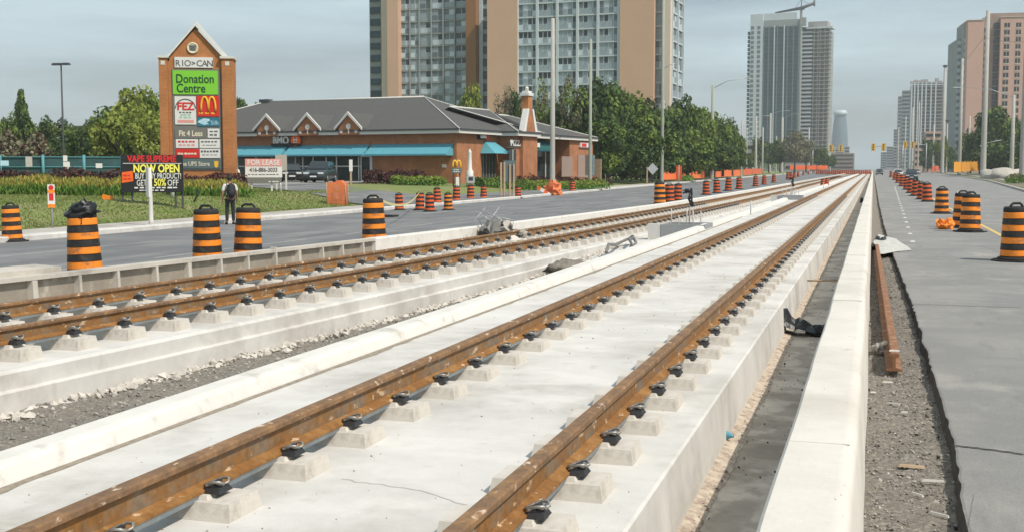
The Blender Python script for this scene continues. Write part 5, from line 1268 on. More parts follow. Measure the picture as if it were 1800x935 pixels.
# front glazing below the awnings
zs0 = .15
b = MB(); b.box(frontx(400), frontx(655), -.06, -.003, zs0, zA0-.1); gl = b.build('shop_window', ['glass'], shop)
for px in (420, 452, 480, 505, 521, 534, 552, 575, 593, 632, 655):
    b = MB(); x = frontx(px); b.box(x-.05, x+.05, -.12, -.061, zs0, zA0-.1); b.build('mullion', ['trim'], gl)
b = MB(); b.box(frontx(400), frontx(655), -.10, -.061, zA0-1.0, zA0-.9); b.build('transom', ['trim'], gl)
b = MB(); x = frontx(645); b.box(x-.55, x+.55, -.16, -.125, .05, 2.3); dr = b.build('shop_door', ['trim'], shop); b = MB(); b.box(x-.42, x+.42, -.18, -.161, .2, 2.2); b.build('door_glass', ['wglass2'], dr)
# bank sign on the front
x0, x1 = frontx(482), frontx(537); b = MB(); b.box(x0, x1-.4, -.4, -.05, at(510, 254, 100).z-C0.z, at(510, 249.5, 100).z-C0.z); bs = b.build('bank_sign', ['s_black'], shop)
text_obj('BMO', .95, frontx(498.5), at(498, 244.5, 100).z-C0.z, -.3, 's_white', bs, bold=.035, sx=.88, depth=.05)
b = MB(); b.X = Matrix.Translation((frontx(525), -.2, at(525, 244, 100).z-C0.z)) @ Matrix.Rotation(PI/2, 4, 'X'); b.lathe([(.52, 0), (.52, .2)], 24); b.build('red_roundel', ['s_orange'], bs)
xx = frontx(525); zz0 = at(525, 244, 100).z-C0.z
b = MB(); b.box(xx-.22, xx+.22, -.43, -.405, zz0-.24, zz0-.17); b.box(xx-.22, xx-.14, -.43, -.405, zz0-.1, zz0+.24); b.box(xx+.14, xx+.22, -.43, -.405, zz0-.1, zz0+.24); b.box(xx-.135, xx+.135, -.43, -.405, zz0-.02, zz0+.08); b.build('bank_emblem', ['s_white'], bs)
x = frontx(790); b = MB(); b.box(x-.35, x+.3, -.06, -.003, at(790, 234.5, 100).z-C0.z, at(790, 226.5, 100).z-C0.z-.36+.36); ns = b.build('number_plate', ['s_black'], shop); text_obj('45', .33, x, at(790, 230.5, 100).z-C0.z, -.07, 's_white', ns, bold=.02)
x = frontx(781); b = MB(); b.box(x-.2, x+.2, -.05, -.003, at(781, 295, 100).z-C0.z, at(781, 289, 100).z-C0.z); b.build('wall_notice', ['s_white'], shop)
# side: awning, door recess, signs, chimney gable, teal awning, windows
def sidey(px, xo=0): return solve(uy, px, ux*xo)
def zat(px, py, y, x=0):       # height on side wall
    P = C0+ux*x+uy*y; D = (P-CAM).dot(FW); return at(px, py, D).z-C0.z
y0, y1 = sidey(848), sidey(895); ym = (y0+y1)/2
zt, zb_ = zat(860, 250, ym), zat(860, 271, ym)
y0, y1 = sidey(844), Wa-.3
b = MB(); b.add([(0.02, y0+.8, zt), (.02, y1-.6, zt), (1.5, y1, zb_), (1.5, y0, zb_), (.02, y0, zb_), (.02, y1, zb_)], [(0, 1, 2, 3), (0, 3, 4), (1, 5, 2), (4, 3, 2, 5)]); b.build('awning', ['awning'], shop)
b = MB(); b.box(.003, .06, y0+.3, y1-.3, 0, zb_-.1); sw = b.build('side_entrance', ['glass'], shop)
for i in range(5): b = MB(); yv = y0+.4+(y1-y0-.9)*i/4; b.box(.061, .12, yv-.05, yv+.05, 0, zb_-.1); b.build('mullion', ['s_grey'], sw)
yv = sidey(847); b = MB(); b.box(.003, .3, yv-.9, yv+.9, zat(847, 246, yv), zat(847, 236, yv)); ss = b.build('wall_sign', ['s_black'], shop); b = MB(); b.box(.301, .33, yv-.8, yv+.3, zat(847, 244, yv), zat(847, 239, yv)); b.build('sign_face', ['s_white'], ss); b = MB(); b.box(.301, .34, yv+.3, yv+.85, zat(847, 246, yv), zat(847, 238, yv)); b.build('sign_accent', ['s_red'], ss)
def side_text(txt, px, py, xo, size, m):
    yv = sidey(px, xo); t = text_obj(txt, size, 0, 0, 0, m, shop, 'wall_lettering', bold=.03, depth=.04, sx=1.25); t.location = (xo+.06, yv, zat(px, py, yv, xo)); t.rotation_euler = (0, 0, PI/2); return t
side_text('PIZZA', 907, 253, xb, .72, 's_white')
yv = sidey(913, xb); b = MB(); b.box(xb+.003, xb+.07, yv-2.6, yv+2.6, zat(913, 261, yv, xb), zat(913, 259.5, yv, xb)); b.build('sign_strip', ['s_ink'], shop)
for px in (900, 922):
    yv = sidey(px, xb); b = MB(); b.box(xb+.003, xb+.06, yv-.7, yv+.7, .8, 2.9); wdw = b.build('window', ['wglass2'], shop); b = MB(); b.box(xb+.061, xb+.1, yv-.04, yv+.04, .8, 2.9); b.build('mullion', ['trim'], wdw)
# chimney gable with white rakes
yc = sidey(926, xb); hw = 1.5; xg = xb+.35
ztop = zat(922, 195, yc, xg); 
b = MB(); b.add([(xb+.004, yc-hw, -.3), (xg, yc-hw, -.3), (xg, yc+hw, -.3), (xb+.004, yc+hw, -.3), (xb+.004, yc-hw, EH-.4), (xg, yc-hw, EH-.4), (xg, yc+hw, EH-.4), (xb+.004, yc+hw, EH-.4), (xb-.35, yc-.45, ztop), (xg, yc-.45, ztop), (xg, yc+.45, ztop), (xb-.35, yc+.45, ztop)],
  [(0, 1, 5, 4), (1, 2, 6, 5), (2, 3, 7, 6), (4, 5, 9, 8), (5, 6, 10, 9), (6, 7, 11, 10), (8, 9, 10, 11), (0, 4, 7, 3), (4, 8, 11, 7)]); b.build('chimney_gable', ['brick'], shop)
zc = zat(922, 170, yc, xg)
b = MB(); b.box(xg-.72, xg-.02, yc-.42, yc+.42, ztop+.003, zc); ch = b.build('chimney', ['brick2'], shop)
b = MB(); b.box(xg-.82, xg+.08, yc-.52, yc+.52, zc+.003, zc+.25); b.box(xg-.68, xg-.05, yc-.38, yc+.38, zc+.253, zc+.45); b.build('chimney_cap', ['white'], ch)
b = MB(); b.X = Matrix.Translation((xg-.36, yc, zc+.45)); b.lathe([(.2, 0), (.17, .25), (.19, .3), (.05, .4)], 12); b.build('chimney_pot', ['white'], ch)
for s_ in (-1, 1):
    P0 = [(yc+s_*.62, ztop+.12), (yc+s_*.30, ztop+.12), (yc+s_*(hw-.45), EH-.2), (yc+s_*(hw+.06), EH-.2)]
    b = MB(); x0, x1 = xg-.45, xg+.06; b.add([(x0, y, z) for y, z in P0]+[(x1, y, z) for y, z in P0], [(0, 1, 2, 3), (7, 6, 5, 4), (0, 4, 5, 1), (1, 5, 6, 2), (2, 6, 7, 3), (3, 7, 4, 0)]); b.build('white_rake', ['white'], shop)
# recessed storefront with dark teal awning
ya, yb_ = Wb+.5, Wc-.4
b = MB(); b.box(-.597, -.54, ya, yb_, .1, 3.0); sf = b.build('storefront', ['glass'], shop)
for i in range(6): yv = ya+(yb_-ya)*i/5; b = MB(); b.box(-.539, -.48, yv-.06, yv+.06, .1, 3.0); b.build('mullion', ['trim'], sf)
prof = [(-.55, 4.1), (.2, 4.0), (.75, 3.6), (1.0, 3.05), (1.0, 2.85), (-.55, 2.85)]
b = MB(); b.prism(prof, ya+1, ya+1+(yb_-ya)*.55); b.build('dark_awning', ['darkteal'], shop)
for px, m in ((932, 's_white'), (945, 's_white')):
    yv = sidey(px, 1.1); b = MB(); b.box(1.05, 1.12, yv-.5, yv+.5, 3.2, 3.6); b.build('awning_sign', [m], shop)
# end block windows
for px, z0, z1, m in ((996, .4, 2.4, 'pinkd'), (1024, .3, 2.6, 'pinkd'), (1036, .5, 2.6, 'wglass')):
    yv = sidey(px, xd); b = MB(); b.box(xd+.003, xd+.07, yv-1.3, yv+1.3, z0, z1); b.build('window', [m], shop)
yv = sidey(1026, xd); b = MB(); b.box(xd+.003, xd+.2, yv-1.3, yv+1.3, zat(1026, 260, yv, xd), zat(1026, 252, yv, xd)); a_ = b.build('wall_sign', ['s_white'], shop); b = MB(); b.box(xd+.201, xd+.22, yv-1.0, yv+.2, zat(1026, 259, yv, xd), zat(1026, 253, yv, xd)); b.build('sign_accent', ['s_red'], a_)
P = C0+uy*(Wd+1)+ux*xd; b = MB(); b.box(-.5, .5, 0, .15, -.2, 2.2); tag(b.build('timber_screen', ['wood'], loc=(P.x, P.y, C0.z), rz=SR), 'pale timber screen at the far right end of the shop building', 'screen')
# roof vent on the ridge left end
b = MB(); b.box(-LW2+dm-.9, -LW2+dm+.2, dm-.7, dm+.1, RZ-.6, RZ+.25); b.build('roof_vent', ['dpole'], shop)

# ------------------------------------------------------------------ towers
WV = []
def win_mesh(w_, h_, seed, nx, mats=('wglass', 'wglass2', 'wpanel', 'wpanel2', 'towerw')):
    r = random.Random(seed); b = MB(); fr = .05*h_
    for i in range(nx):
        x0 = w_*i/nx; x1 = w_*(i+1)/nx; g = .03*w_
        up = r.choice([0, 0, 2, 3, 3, 1]); lo = r.choice([2, 3, 3, 2, 0])
        b.box(x0+g, x1-g, 0, .25, h_*.50, h_*.98, up); b.box(x0+g, x1-g, -.05, .25, h_*.02, h_*.47, lo)
    b.box(0, w_, .05, .3, 0, h_, 4)
    return b.mesh('window', list(mats))
def facade(root, a, c, z0, fh, nf, nb, seed, nx=3, inset=0.0, slab='towerw', mull='towerw', rim=.25):
    """windows of one face: a,c are local plan points left to right as seen from outside"""
    a = Vector((a[0], a[1], 0)); c = Vector((c[0], c[1], 0)); d = c-a; l_ = d.length; ang = math.atan2(d.y, d.x); bw = l_/nb
    var = [win_mesh(bw*.92, fh*.86, seed+i, nx) for i in range(5)]
    r = random.Random(seed)
    for j in range(nf):
        for i in range(nb):
            p = a+d*((i+.04)/nb); nrm = Vector((d.y, -d.x, 0)).normalized()
            o = link('window', r.choice(var), root, p+nrm*.28+Vector((0, 0, z0+j*fh+fh*.07)), ang)
    b = MB(); b.X = Matrix.Translation(a) @ Matrix.Rotation(ang, 4, 'Z')
    for j in range(nf+1): b.box(0, l_, -.50, -.0, z0+j*fh-.15, z0+j*fh+.15)
    for i in range(nb+1): b.box(l_*i/nb-rim/2, l_*i/nb+rim/2, -.75, -.003, 0, z0+nf*fh)
    b.build('facade_frame', [slab], root)
def tower_root(name, px, D, rz, label): 
    p = at(px, 297, D); p.z = 0; return empty(name, p, rz, label, 'building')
def col_local(root, px, yoff=0.0):             # local x on plane local y=yoff hit by photo column px
    ry = ray(px, HY); o = root.location; c, s_ = math.cos(root.rotation_euler.z), math.sin(root.rotation_euler.z)
    X = Vector((c, s_)); Yv = Vector((-s_, c)); q = Vector((CAM.x-o.x, CAM.y-o.y)); d = Vector((ry.x, ry.y))
    t = (yoff-q.dot(Yv))/d.dot(Yv); P = q+d*t; return P.dot(X)
FH = 2.78
# right wing
tr = tower_root('apartment_tower', 1088, 240, math.radians(-3.5), 'right wing of the tan apartment towers with a pale window grid')
def cx_(px, y=0.0, root=None): return col_local(root or tr, px, y)
def blk(root, x0, x1, y0, y1, z1, m, name='wall', z0=-1): b = MB(); b.box(x0, x1, y0, y1, z0, z1); return b.build(name, [m], root)
HT = 46.0; NF = 15
g0, g1 = cx_(911), cx_(1087)
blk(tr, g0-6, g1, .02, 18, HT, 'towerw')
blk(tr, cx_(858, -.6), cx_(910, -.6), -1.0, 16, HT, 'tan', 'pier'); blk(tr, cx_(1088.5, -.6), cx_(1148, -.6), -1.0, 17.5, HT, 'tan', 'pier')
facade(tr, (g0, 0), (g1, 0), 2.2, FH, NF, 5, 100, 4, rim=.5)
e0, e1 = cx_(1149, .8), cx_(1165, .8)
blk(tr, e0, e1, 1.1, 17, HT, 'towerg'); facade(tr, (e0, 1.1), (e1, 1.1), 2.2, FH, NF, 1, 120, 2, rim=.2)
blk(tr, cx_(1165.5, -.4), cx_(1176, -.4), -.6, 1.2, HT, 'cream', 'corner_column')
xs = cx_(1175.5, .6)
# side face recedes towards the road's vanishing point
lo_, hi_ = 0, 120
for _ in range(40):
    m_ = (lo_+hi_)/2
    if cx_(1196, m_) < xs: hi_ = m_
    else: lo_ = m_
ys = min(60, m_); print('side depth', ys)
blk(tr, xs-8, xs-.3, 1.3, ys, HT-.5, 'wpanel', 'side_wall'); facade(tr, (xs-.3, 1.3), (xs-.3, ys), 2.2, FH, NF, 2, 140, 3, rim=.4)
# left wing
tl = tower_root('apartment_tower', 760, 272, math.radians(-2), 'left wing of the apartment towers, grey windows between tan and brown walls')
c2 = lambda px, y=0.0: col_local(tl, px, y)
HT2 = 50
blk(tl, c2(702), c2(820), 2.3, 20, HT2, 'towerg')
xa, xb2, xc2, xd2 = c2(702.5, 0), c2(740, 2), c2(782, 2), c2(820, 0)
facade(tl, (xa, 1.2), (xb2, 2.0), 2.0, FH, 16, 2, 200, 2, slab='towerg', mull='towerg', rim=.2)
facade(tl, (xb2, 2.0), (xc2, 2.0), 2.0, FH, 16, 2, 210, 2, slab='towerg', mull='towerg', rim=.2)
facade(tl, (xc2, 2.0), (xd2, 1.2), 2.0, FH, 16, 2, 220, 2, slab='towerg', mull='towerg', rim=.2)
blk(tl, c2(683, -.8), c2(702, -.8), -1, 18, HT2, 'tan', 'pier'); blk(tl, c2(820.5, -.8), c2(838, -.8), -1.2, 1.0, HT2, 'brown', 'pier')
blk(tl, c2(672, 1.5), c2(682.5, 1.5), 1.6, 17, HT2, 'cream', 'side_column'); blk(tl, c2(652, 5), c2(671.5, 5), 5, 30, HT2, 'towerg', 'side_wall')
x0, x1 = c2(654, 4.9), c2(670, 4.9)
for j in range(17): b = MB(); b.box(x0, x1, 4.6, 4.98, 2+j*FH, 2+j*FH+1.5); b.build('balcony', ['bluegl'], tl)
blk(tl, c2(830, 1), c2(866, 1), 1.1, 14, HT2, 'wpanel2', 'recess_wall'); 
b = MB(); xm = c2(847, 1); b.box(xm-.5, xm+.4, .6, 1.09, 0, HT2); b.build('white_column', ['wpanel'], tl)
b = MB()
for j in range(17):
    for x0, x1 in ((c2(840, 1), c2(844.5, 1)), (c2(850, 1), c2(856, 1))): b.box(x0, x1, .9, 1.09, 2+j*FH+.5, 2+j*FH+2.2)
b.build('recess_windows', ['wglass2'], tl)
# glass tower and unfinished tower, far centre
gt = tower_root('glass_tower', 1360, 780, math.radians(-6), 'pale framed blue glass high rise left of the unfinished one')
cg = lambda px, y=0.0: col_local(gt, px, y)
zg = lambda py, D=780: at(1360, py, D).z
blk(gt, cg(1315), cg(1337), 0, 7, zg(27), 'towerw', 'wall'); blk(gt, cg(1337)+.01, cg(1401), 1.2, 5, zg(38), 'towerg', 'wall'); blk(gt, cg(1325), cg(1395), 2, 5, zg(26), 'towerw', 'crown_wall', zg(38)); blk(gt, cg(1401)+.01, cg(1404), .4, 4, zg(36), 'towerg', 'edge_column'); blk(gt, cg(1404)+.01, cg(1411), .8, 4, zg(36), 'towerg', 'upper_corner', zg(50))
b = MB(); b.box(cg(1339), cg(1399), .7, 1.19, 6, zg(50)); b.build('curtain_glass', ['bluegl'], gt)
nfl = 33; f_ = (zg(50)-6)/nfl
for j in range(nfl):
    b = MB(); z = 6+j*f_; b.box(cg(1339), cg(1399), .45, .69, z-.14, z+.14); b.build('floor_band', ['wglass'], gt)
for i, px in enumerate((1338.5, 1347, 1357, 1362, 1374, 1380, 1390, 1399)):
    b = MB(); x = cg(px); b.box(x-.35, x+.35, .1, .44, 4, zg(48)); b.build('glass_fin', ['wpanel' if px in (1357, 1374) else 'wglass'], gt)
for col_ in (1319, 1330):
    for j in range(28):
        b = MB(); z = zg(50)-j*f_*1.18; x = cg(col_); b.box(x-1.0, x+1.0, -.15, -.003, z-1.1, z+.9); b.build('window', ['wglass'], gt)
b = MB()
for j in range(33): x = cg(1312); z = zg(56)-j*f_; b.box(x-.9, x+1.2, 2, 6, z-2.0, z)
b.build('balcony_stack', ['bluegl'], gt)
ut = tower_root('unfinished_tower', 1430, 781, math.radians(-6), 'unfinished concrete high rise with white balcony bands left of the curved tower')
cu_ = lambda px, y=0.0: col_local(ut, px, y)
zu = lambda py: at(1430, py, 790).z
blk(ut, cu_(1404), cu_(1424), 2, 22, zu(52), 'wglass2', 'glass_core'); 
blk(ut, cu_(1426), cu_(1452), 3, 22, zu(58), 'towerg', 'core'); blk(ut, cu_(1413), cu_(1447), 6, 18, zu(42), 'conc', 'roof_block', zu(56))
nfl = 34; f_ = (zu(56)-4)/nfl
for j in range(nfl):
    z = 4+j*f_
    b = MB(); b.box(cu_(1401.5), cu_(1423), .4, 2.2, z, z+1.15); b.build('balcony', ['towerw'], ut)
    b = MB(); b.box(cu_(1423)+.02, cu_(1455-2.5*(1-j/nfl)), 0, 10, z, z+.42); b.build('floor_slab', ['conc'], ut)
b = MB()
for px in (1426, 1433, 1437, 1445, 1453): x = cu_(px); b.box(x-.35, x+.35, .5, 1.2, 0, zu(56))
b.build('columns', ['conc'], ut)
blk(ut, cu_(1412), cu_(1458), -.3, 12, zu(53), 'towerw', 'top_slab', zu(56))
cr = tower_root('tower_crane', 1403, 785, math.radians(-6), 'construction crane with raised jib above the far high rises'); cr['category'] = 'crane'
zz = lambda py: at(1403, py, 785).z
b = MB(); b.box(-.7, .7, -.7, .7, zz(60), zz(17)); b.build('mast', ['conc'], cr)
S7 = 785/F; b = MB(); b.tube([(-45*S7, 0, zz(24)), (0, 0, zz(18)), (22*S7, 0, zz(11))], [.5, 1.1, .9], 6); b.tube([(22*S7, 0, zz(6)), (22*S7, 0, zz(16))], .6, 6); b.tube([(0, 0, zz(17)), (0, 0, zz(2))], .25, 6); b.tube([(-12*S7, 0, zz(20)), (0, 0, zz(3)), (14*S7, 0, zz(13))], .12, 5); b.build('jib', ['dpole'], cr)
b = MB(); b.box(-2, 2, -1.2, 1.2, zz(21), zz(18)); b.build('cab', ['dpole'], cr)
# curved tower, very far
ct = tower_root('curved_tower', 1475, 1750, 0, 'hazy curved silver tower standing at the far end of the street')
S8 = 1750/F; b = MB(); v = []; f = []; n = 20; K = 24
top = at(1475, 204, 1750).z
for j in range(K+1):
    z = top*j/K; t = j/K; a = 1.7*t; wv = 14*S8*(.80+.22*math.sin(PI*(t*1.05+.05)))
    for i in range(n):
        th = 2*PI*i/n; x = wv*math.cos(th)*1.0; y = wv*.75*math.sin(th); v.append((x*math.cos(a*.3)-y*math.sin(a*.3), x*math.sin(a*.3)+y*math.cos(a*.3), z))
for j in range(K):
    for i in range(n): f.append((j*n+i, j*n+(i+1) % n, (j+1)*n+(i+1) % n, (j+1)*n+i))
f.append(tuple(K*n+i for i in range(n))); b.add(v, f, smooth=True); b.build('shaft', ['curvegl'], ct)
b = MB(); b.lathe([(10*S8, top), (12*S8, top+2), (12*S8, top+5*S8), (9*S8, top+9*S8)], 20); b.build('crown_ring', ['wpanel'], ct)
b = MB()
for j in range(1, 26):
    t = j/26; z = top*t; wv = 14*S8*(.80+.22*math.sin(PI*(t*1.05+.05)))+.4; b.X = Matrix.Translation((0, 0, z)) @ Matrix.Rotation(1.7*t*.3, 4, 'Z') @ Matrix.Diagonal((1, .77, 1, 1)); b.lathe([(wv, -.3), (wv, .3)], 20)
b.build('floor_rings', ['wglass'], ct)
def block(px0, px1, pt, D, m, label, depth=20, bands='wglass2', fh=3.0, maxf=30):
    o = tower_root('distant_block', (px0+px1)/2, D, 0, label); w_ = (px1-px0)/2*D/F; H = at(px0, pt, D).z
    blk(o, -w_, w_, 0, depth, H, m)
    nf = min(maxf, int(H/fh))
    for j in range(nf): b = MB(); z = H-(j+.8)*fh; b.box(-w_*.92, w_*.92, -.2, -.003, z, z+fh*.45); b.build('window_band', [bands], o)
    return o
block(1456, 1466, 262, 1100, 'conc', 'low hazy block left of the curved tower foot'); block(1484, 1492, 258, 1150, 'conc', 'low hazy block right of the curved tower foot')
block(1465, 1482, 262, 1250, 'towerg', 'low hazy block in front of the curved tower foot')
block(1548, 1560, 268, 1500, 'towerg', 'farthest hazy low block at the right of the street end'); block(1558, 1572, 258, 1350, 'towerg', 'hazy low block right of the street end, taller than its left neighbour')
block(1570, 1578, 228, 1200, 'towerg', 'hazy narrow block stepping up beside the unfinished right tower'); block(1576, 1585, 170, 1100, 'conc', 'hazy tall narrow block second left of the unfinished right tower', bands='bluegl', fh=3.2); block(1583, 1597, 160, 980, 'towerg', 'grey glass block immediately left of the unfinished right tower', bands='bluegl', fh=3.2)
block(1626, 1652, 232, 560, 'pink', 'small pink stepped block among the right hand poles', 14); block(1608, 1628, 252, 600, 'pink', 'low pink block left of the small stepped one', 14)
block(1306, 1322, 252, 480, 'conc', 'pale low podium block at the left foot of the glass tower', 14)
block(1380, 1420, 266, 560, 'conc', 'low beige block behind the dusty olive trees', 14); block(1448, 1500, 270, 900, 'pinkd', 'low brownish block below the curved tower', 14)
block(130, 152, 222, 260, 'shingle', 'grey roofed low block behind the left trees', 8, 'shingle')
# unfinished tower on the right
rt_ = tower_root('unfinished_tower', 1626, 870, math.radians(3), 'unfinished concrete frame tower on the right with jagged top'); cr_ = lambda px, y=0.0: col_local(rt_, px, y); zr = lambda py: at(1626, py, 870).z
blk(rt_, cr_(1600), cr_(1655), 4, 20, zr(150), 'towerg', 'core'); nfl = 24; f_ = (zr(148)-3)/nfl
for j in range(nfl+1): b = MB(); z = 3+j*f_; b.box(cr_(1598), cr_(1656), 0, 8, z, z+.5); b.build('floor_slab', ['conc'], rt_)
for px in (1599, 1604, 1610, 1617, 1624, 1633, 1641, 1655): b = MB(); x = cr_(px); b.box(x-.45, x+.45, -.3, .5, 0, zr(146)); b.build('column', ['towerw'], rt_)
b = MB(); r = random.Random(3)
for i in range(9): x = cr_(1600+i*6.2); b.box(x-1.3, x+1.0, 1, 5, zr(148), zr(148)+1+r.random()*3.2)
b.build('formwork_blocks', ['conc'], rt_)
# pink tower on the right
pt_ = tower_root('pink_apartment_tower', 1745, 470, math.radians(5), 'tall pink brick apartment tower with balconies at the right edge'); cp = lambda px, y=0.0: col_local(pt_, px, y); zp = lambda py: at(1745, py, 470).z
x_a, x_b, x_c, x_d, x_e = cp(1694), cp(1722), cp(1751), cp(1798), cp(1850)
blk(pt_, x_a, x_b, 0, 20, zp(38), 'pink'); blk(pt_, x_b+.01, x_c, 2.2, 20, zp(33), 'pinkd', 'recess_wall'); blk(pt_, x_c+.01, x_e, .0, 20, zp(34), 'pink')
blk(pt_, cp(1735), x_e, 5, 15, zp(24), 'pinkd', 'roof_block', zp(34)); blk(pt_, cp(1688, 6), x_a-.01, 6, 26, zp(38), 'towerg', 'side_wall'); blk(pt_, cp(1677, 14), cp(1687.5, 14), 14, 40, zp(63), 'towerg', 'rear_wall')
b = MB(); b.box(x_a-.3, x_b, -.3, 20, zp(38), zp(37)); b.box(x_c, x_e, -.3, 20, zp(34), zp(33)); b.build('roof_edge', ['cream'], pt_)
f_ = 12.3*470/F
for j in range(21):
    z = zp(47)-j*f_
    b = MB(); b.box(x_b+.3, cp(1731), .0, 2.18, z-1.2, z-.1); b.build('balcony', ['cream'], pt_)
    b = MB(); b.box(cp(1741), x_c-.2, 1.9, 2.19, z-1.3, z+1.0); b.build('window', ['wglass2'], pt_)
    for px, w_ in ((1762, 5), (1782, 4.5)):
        b = MB(); x = cp(px); ww = w_*470/F; b.box(x-ww*.9, x+ww*.9, -.06, -.003, z-1.1, z+.7); wn = b.build('window', ['wglass2'], pt_); c = MB(); c.box(x-ww*.9, x+ww*.9, -.14, -.061, z-1.5, z-1.1); c.box(x-.06, x+.06, -.1, -.061, z-1.1, z+.7); c.build('sill', ['cream'], wn)
b = MB()
for j in range(20): z = zp(70)-j*f_; b.box(cp(1678, 13), cp(1686, 13), 13, 14, z-.9, z+.6); b.box(cp(1689, 5), cp(1692, 5), 5.2, 6, z-.9, z+.9)
b.build('side_balconies', ['wpanel'], pt_)

# ------------------------------------------------------------------ cars
def make_car(paint, L_=4.6, W_=1.85, H_=1.65, name='parked_car', lights_front=True, suv=True):
    root = bpy.data.objects.new(name, None); COL.objects.link(root)      # front faces -y
    hw = W_/2; hood = .98*H_/1.65; belt = 1.02*H_/1.65
    st = [(-L_/2, .35, .62, .80), (-L_/2+.12, .26, .78, .93), (-L_/2+.5, .22, hood-.08, .98), (-L_/2+1.15, .22, hood, 1), (-L_/2+1.6, .22, belt, 1), (0, .22, belt+.02, 1), (L_/2-1.0, .22, belt+.05, 1), (L_/2-.25, .26, belt+.02, .97), (L_/2, .36, belt-.15, .9)]
    b = MB(); v = []; f = []
    for y, zb2, zt2, ws in st:
        w_ = hw*ws; ring_ = [(-w_*.9, zb2), (-w_, zb2+.12), (-w_*1.0, (zb2+zt2)/2), (-w_*.96, zt2-.08), (-w_*.86, zt2), (w_*.86, zt2), (w_*.96, zt2-.08), (w_, (zb2+zt2)/2), (w_, zb2+.12), (w_*.9, zb2)]
        v += [(x, y, z) for x, z in ring_]
    n = 10
    for j in range(len(st)-1):
        for i in range(n): f.append((j*n+i, j*n+(i+1) % n, (j+1)*n+(i+1) % n, (j+1)*n+i))
    f += [tuple(range(n)), tuple((len(st)-1)*n+i for i in range(n))]
    b.add(v, f, smooth=True); body = b.build('body', [paint], root)
    yb0, yb1 = -L_/2+1.25, L_/2-(.12 if suv else .75); yt0, yt1 = -L_/2+2.0, L_/2-(.6 if suv else 1.5); wb, wt = hw*.9, hw*.72
    b = MB(); b.taper((-wb, wb, yb0, yb1), (-wt, wt, yt0, yt1), belt-.05, H_-.03); b.taper((-wt, wt, yt0, yt1), (-wt*.9, wt*.9, yt0+.1, yt1-.1), H_-.03, H_+.01); cab = b.build('cabin', [paint], root)
    def lp(t, a, c): return a+(c-a)*t
    def quad(pts, nm, off): 
        b = MB(); P = [Vector(p) for p in pts]; nn = (P[1]-P[0]).cross(P[2]-P[0]).normalized()*off; b.add([p+nn for p in P]+[p for p in P], [(0, 1, 2, 3), (4, 5, 6, 7), (0, 1, 5, 4), (1, 2, 6, 5), (2, 3, 7, 6), (3, 0, 4, 7)]); return b.build(nm, ['cglass'], cab)
    z0, z1 = belt, H_-.03
    def F_(s, t): y = lp(t, yb0, yt0); w_ = lp(t, wb, wt); return (s*w_, y, lp(t, z0, z1))
    def B_(s, t): y = lp(t, yb1, yt1); w_ = lp(t, wb, wt); return (s*w_, y, lp(t, z0, z1))
    quad([F_(-.9, .08), F_(.9, .08), F_(.9, .9), F_(-.9, .9)], 'windscreen', .012); quad([B_(.86, .15), B_(-.86, .15), B_(-.86, .85), B_(.86, .85)], 'rear_window', .012)
    for s_ in (-1, 1):
        def S_(u, t):
            w_ = lp(t, wb, wt); return (s_*w_, lp(u, lp(t, yb0, yt0), lp(t, yb1, yt1)), lp(t, z0, z1))
        for u0, u1 in ((.08, .40), (.44, .70), (.74, .93)):
            q = [S_(u0, .12), S_(u1, .12), S_(u1, .86), S_(u0, .86)]
            if s_ < 0: q = q[::-1]
            quad(q, 'side_window', .012)
        b = MB(); b.blob((s_*(hw+.08), yb0+.35, belt+.08), (.11, .06, .08), 1, .05, 8, 6, 0, True); b.build('mirror', [paint], root)
        b = MB(); b.box(s_*hw*.6-.22, s_*hw*.6+.22, -L_/2-.01, -L_/2+.18, .66, .80); b.build('headlight', ['lamp'], root)
        b = MB(); b.box(s_*hw*.74-.14, s_*hw*.74+.14, L_/2-.12, L_/2+.02, .70, .92); b.build('tail_light', ['redlens'], root)
        for yv in (-L_/2+.9, L_/2-.9):
            b = MB(); b.X = Matrix.Translation((s_*(hw-.1), yv, .34)) @ Matrix.Rotation(PI/2, 4, 'Y'); b.lathe([(.22, -.11), (.32, -.11), (.34, -.07), (.34, .07), (.32, .11), (.22, .11)], 22); wh = b.build('wheel', ['tyre'], root)
            b = MB(); b.X = Matrix.Translation((s_*(hw+.0), yv, .34)) @ Matrix.Rotation(PI/2, 4, 'Y'); b.lathe([(.21, -.02), (.21, .02), (.07, .03)], 16); b.build('rim', ['rim'], wh)
    b = MB(); b.box(-hw*.42, hw*.42, -L_/2-.015, -L_/2+.1, .55, .70); b.build('grille', ['tyre'], root); b = MB(); b.box(-.26, .26, -L_/2-.05, -L_/2-.016, .42, .53); b.build('licence_plate', ['s_white'], root)
    b = MB(); b.box(-hw*.84, hw*.84, -L_/2-.03, -L_/2+.1, .28, .42); b.build('bumper', ['tyre'], root); b = MB(); b.box(-.26, .26, L_/2+.001, L_/2+.03, .6, .72); b.build('licence_plate', ['s_white'], root)
    return root
c = make_car('car_dark'); p = at(563, 330, 94); c.location = (p.x, p.y, .665); c.rotation_euler = (0, 0, YAW+.28-.35); tag(c, 'dark grey green sport utility car parked facing the road before the shop', 'car', 'cars parked before the shops')
c = make_car('car_black', 4.6, 1.8, 1.48, suv=False); p = at(513, 330, 99); c.location = (p.x, p.y, .665); c.rotation_euler = (0, 0, YAW+.2); tag(c, 'black car parked behind the white notice, left of the grey green car', 'car', 'cars parked before the shops')
c = make_car('car_black', 4.6, 1.8, 1.45, suv=False); p = at(470, 330, 104); c.location = (p.x, p.y, .665); c.rotation_euler = (0, 0, YAW+.2); tag(c, 'black car mostly hidden behind the for lease board', 'car', 'cars parked before the shops')
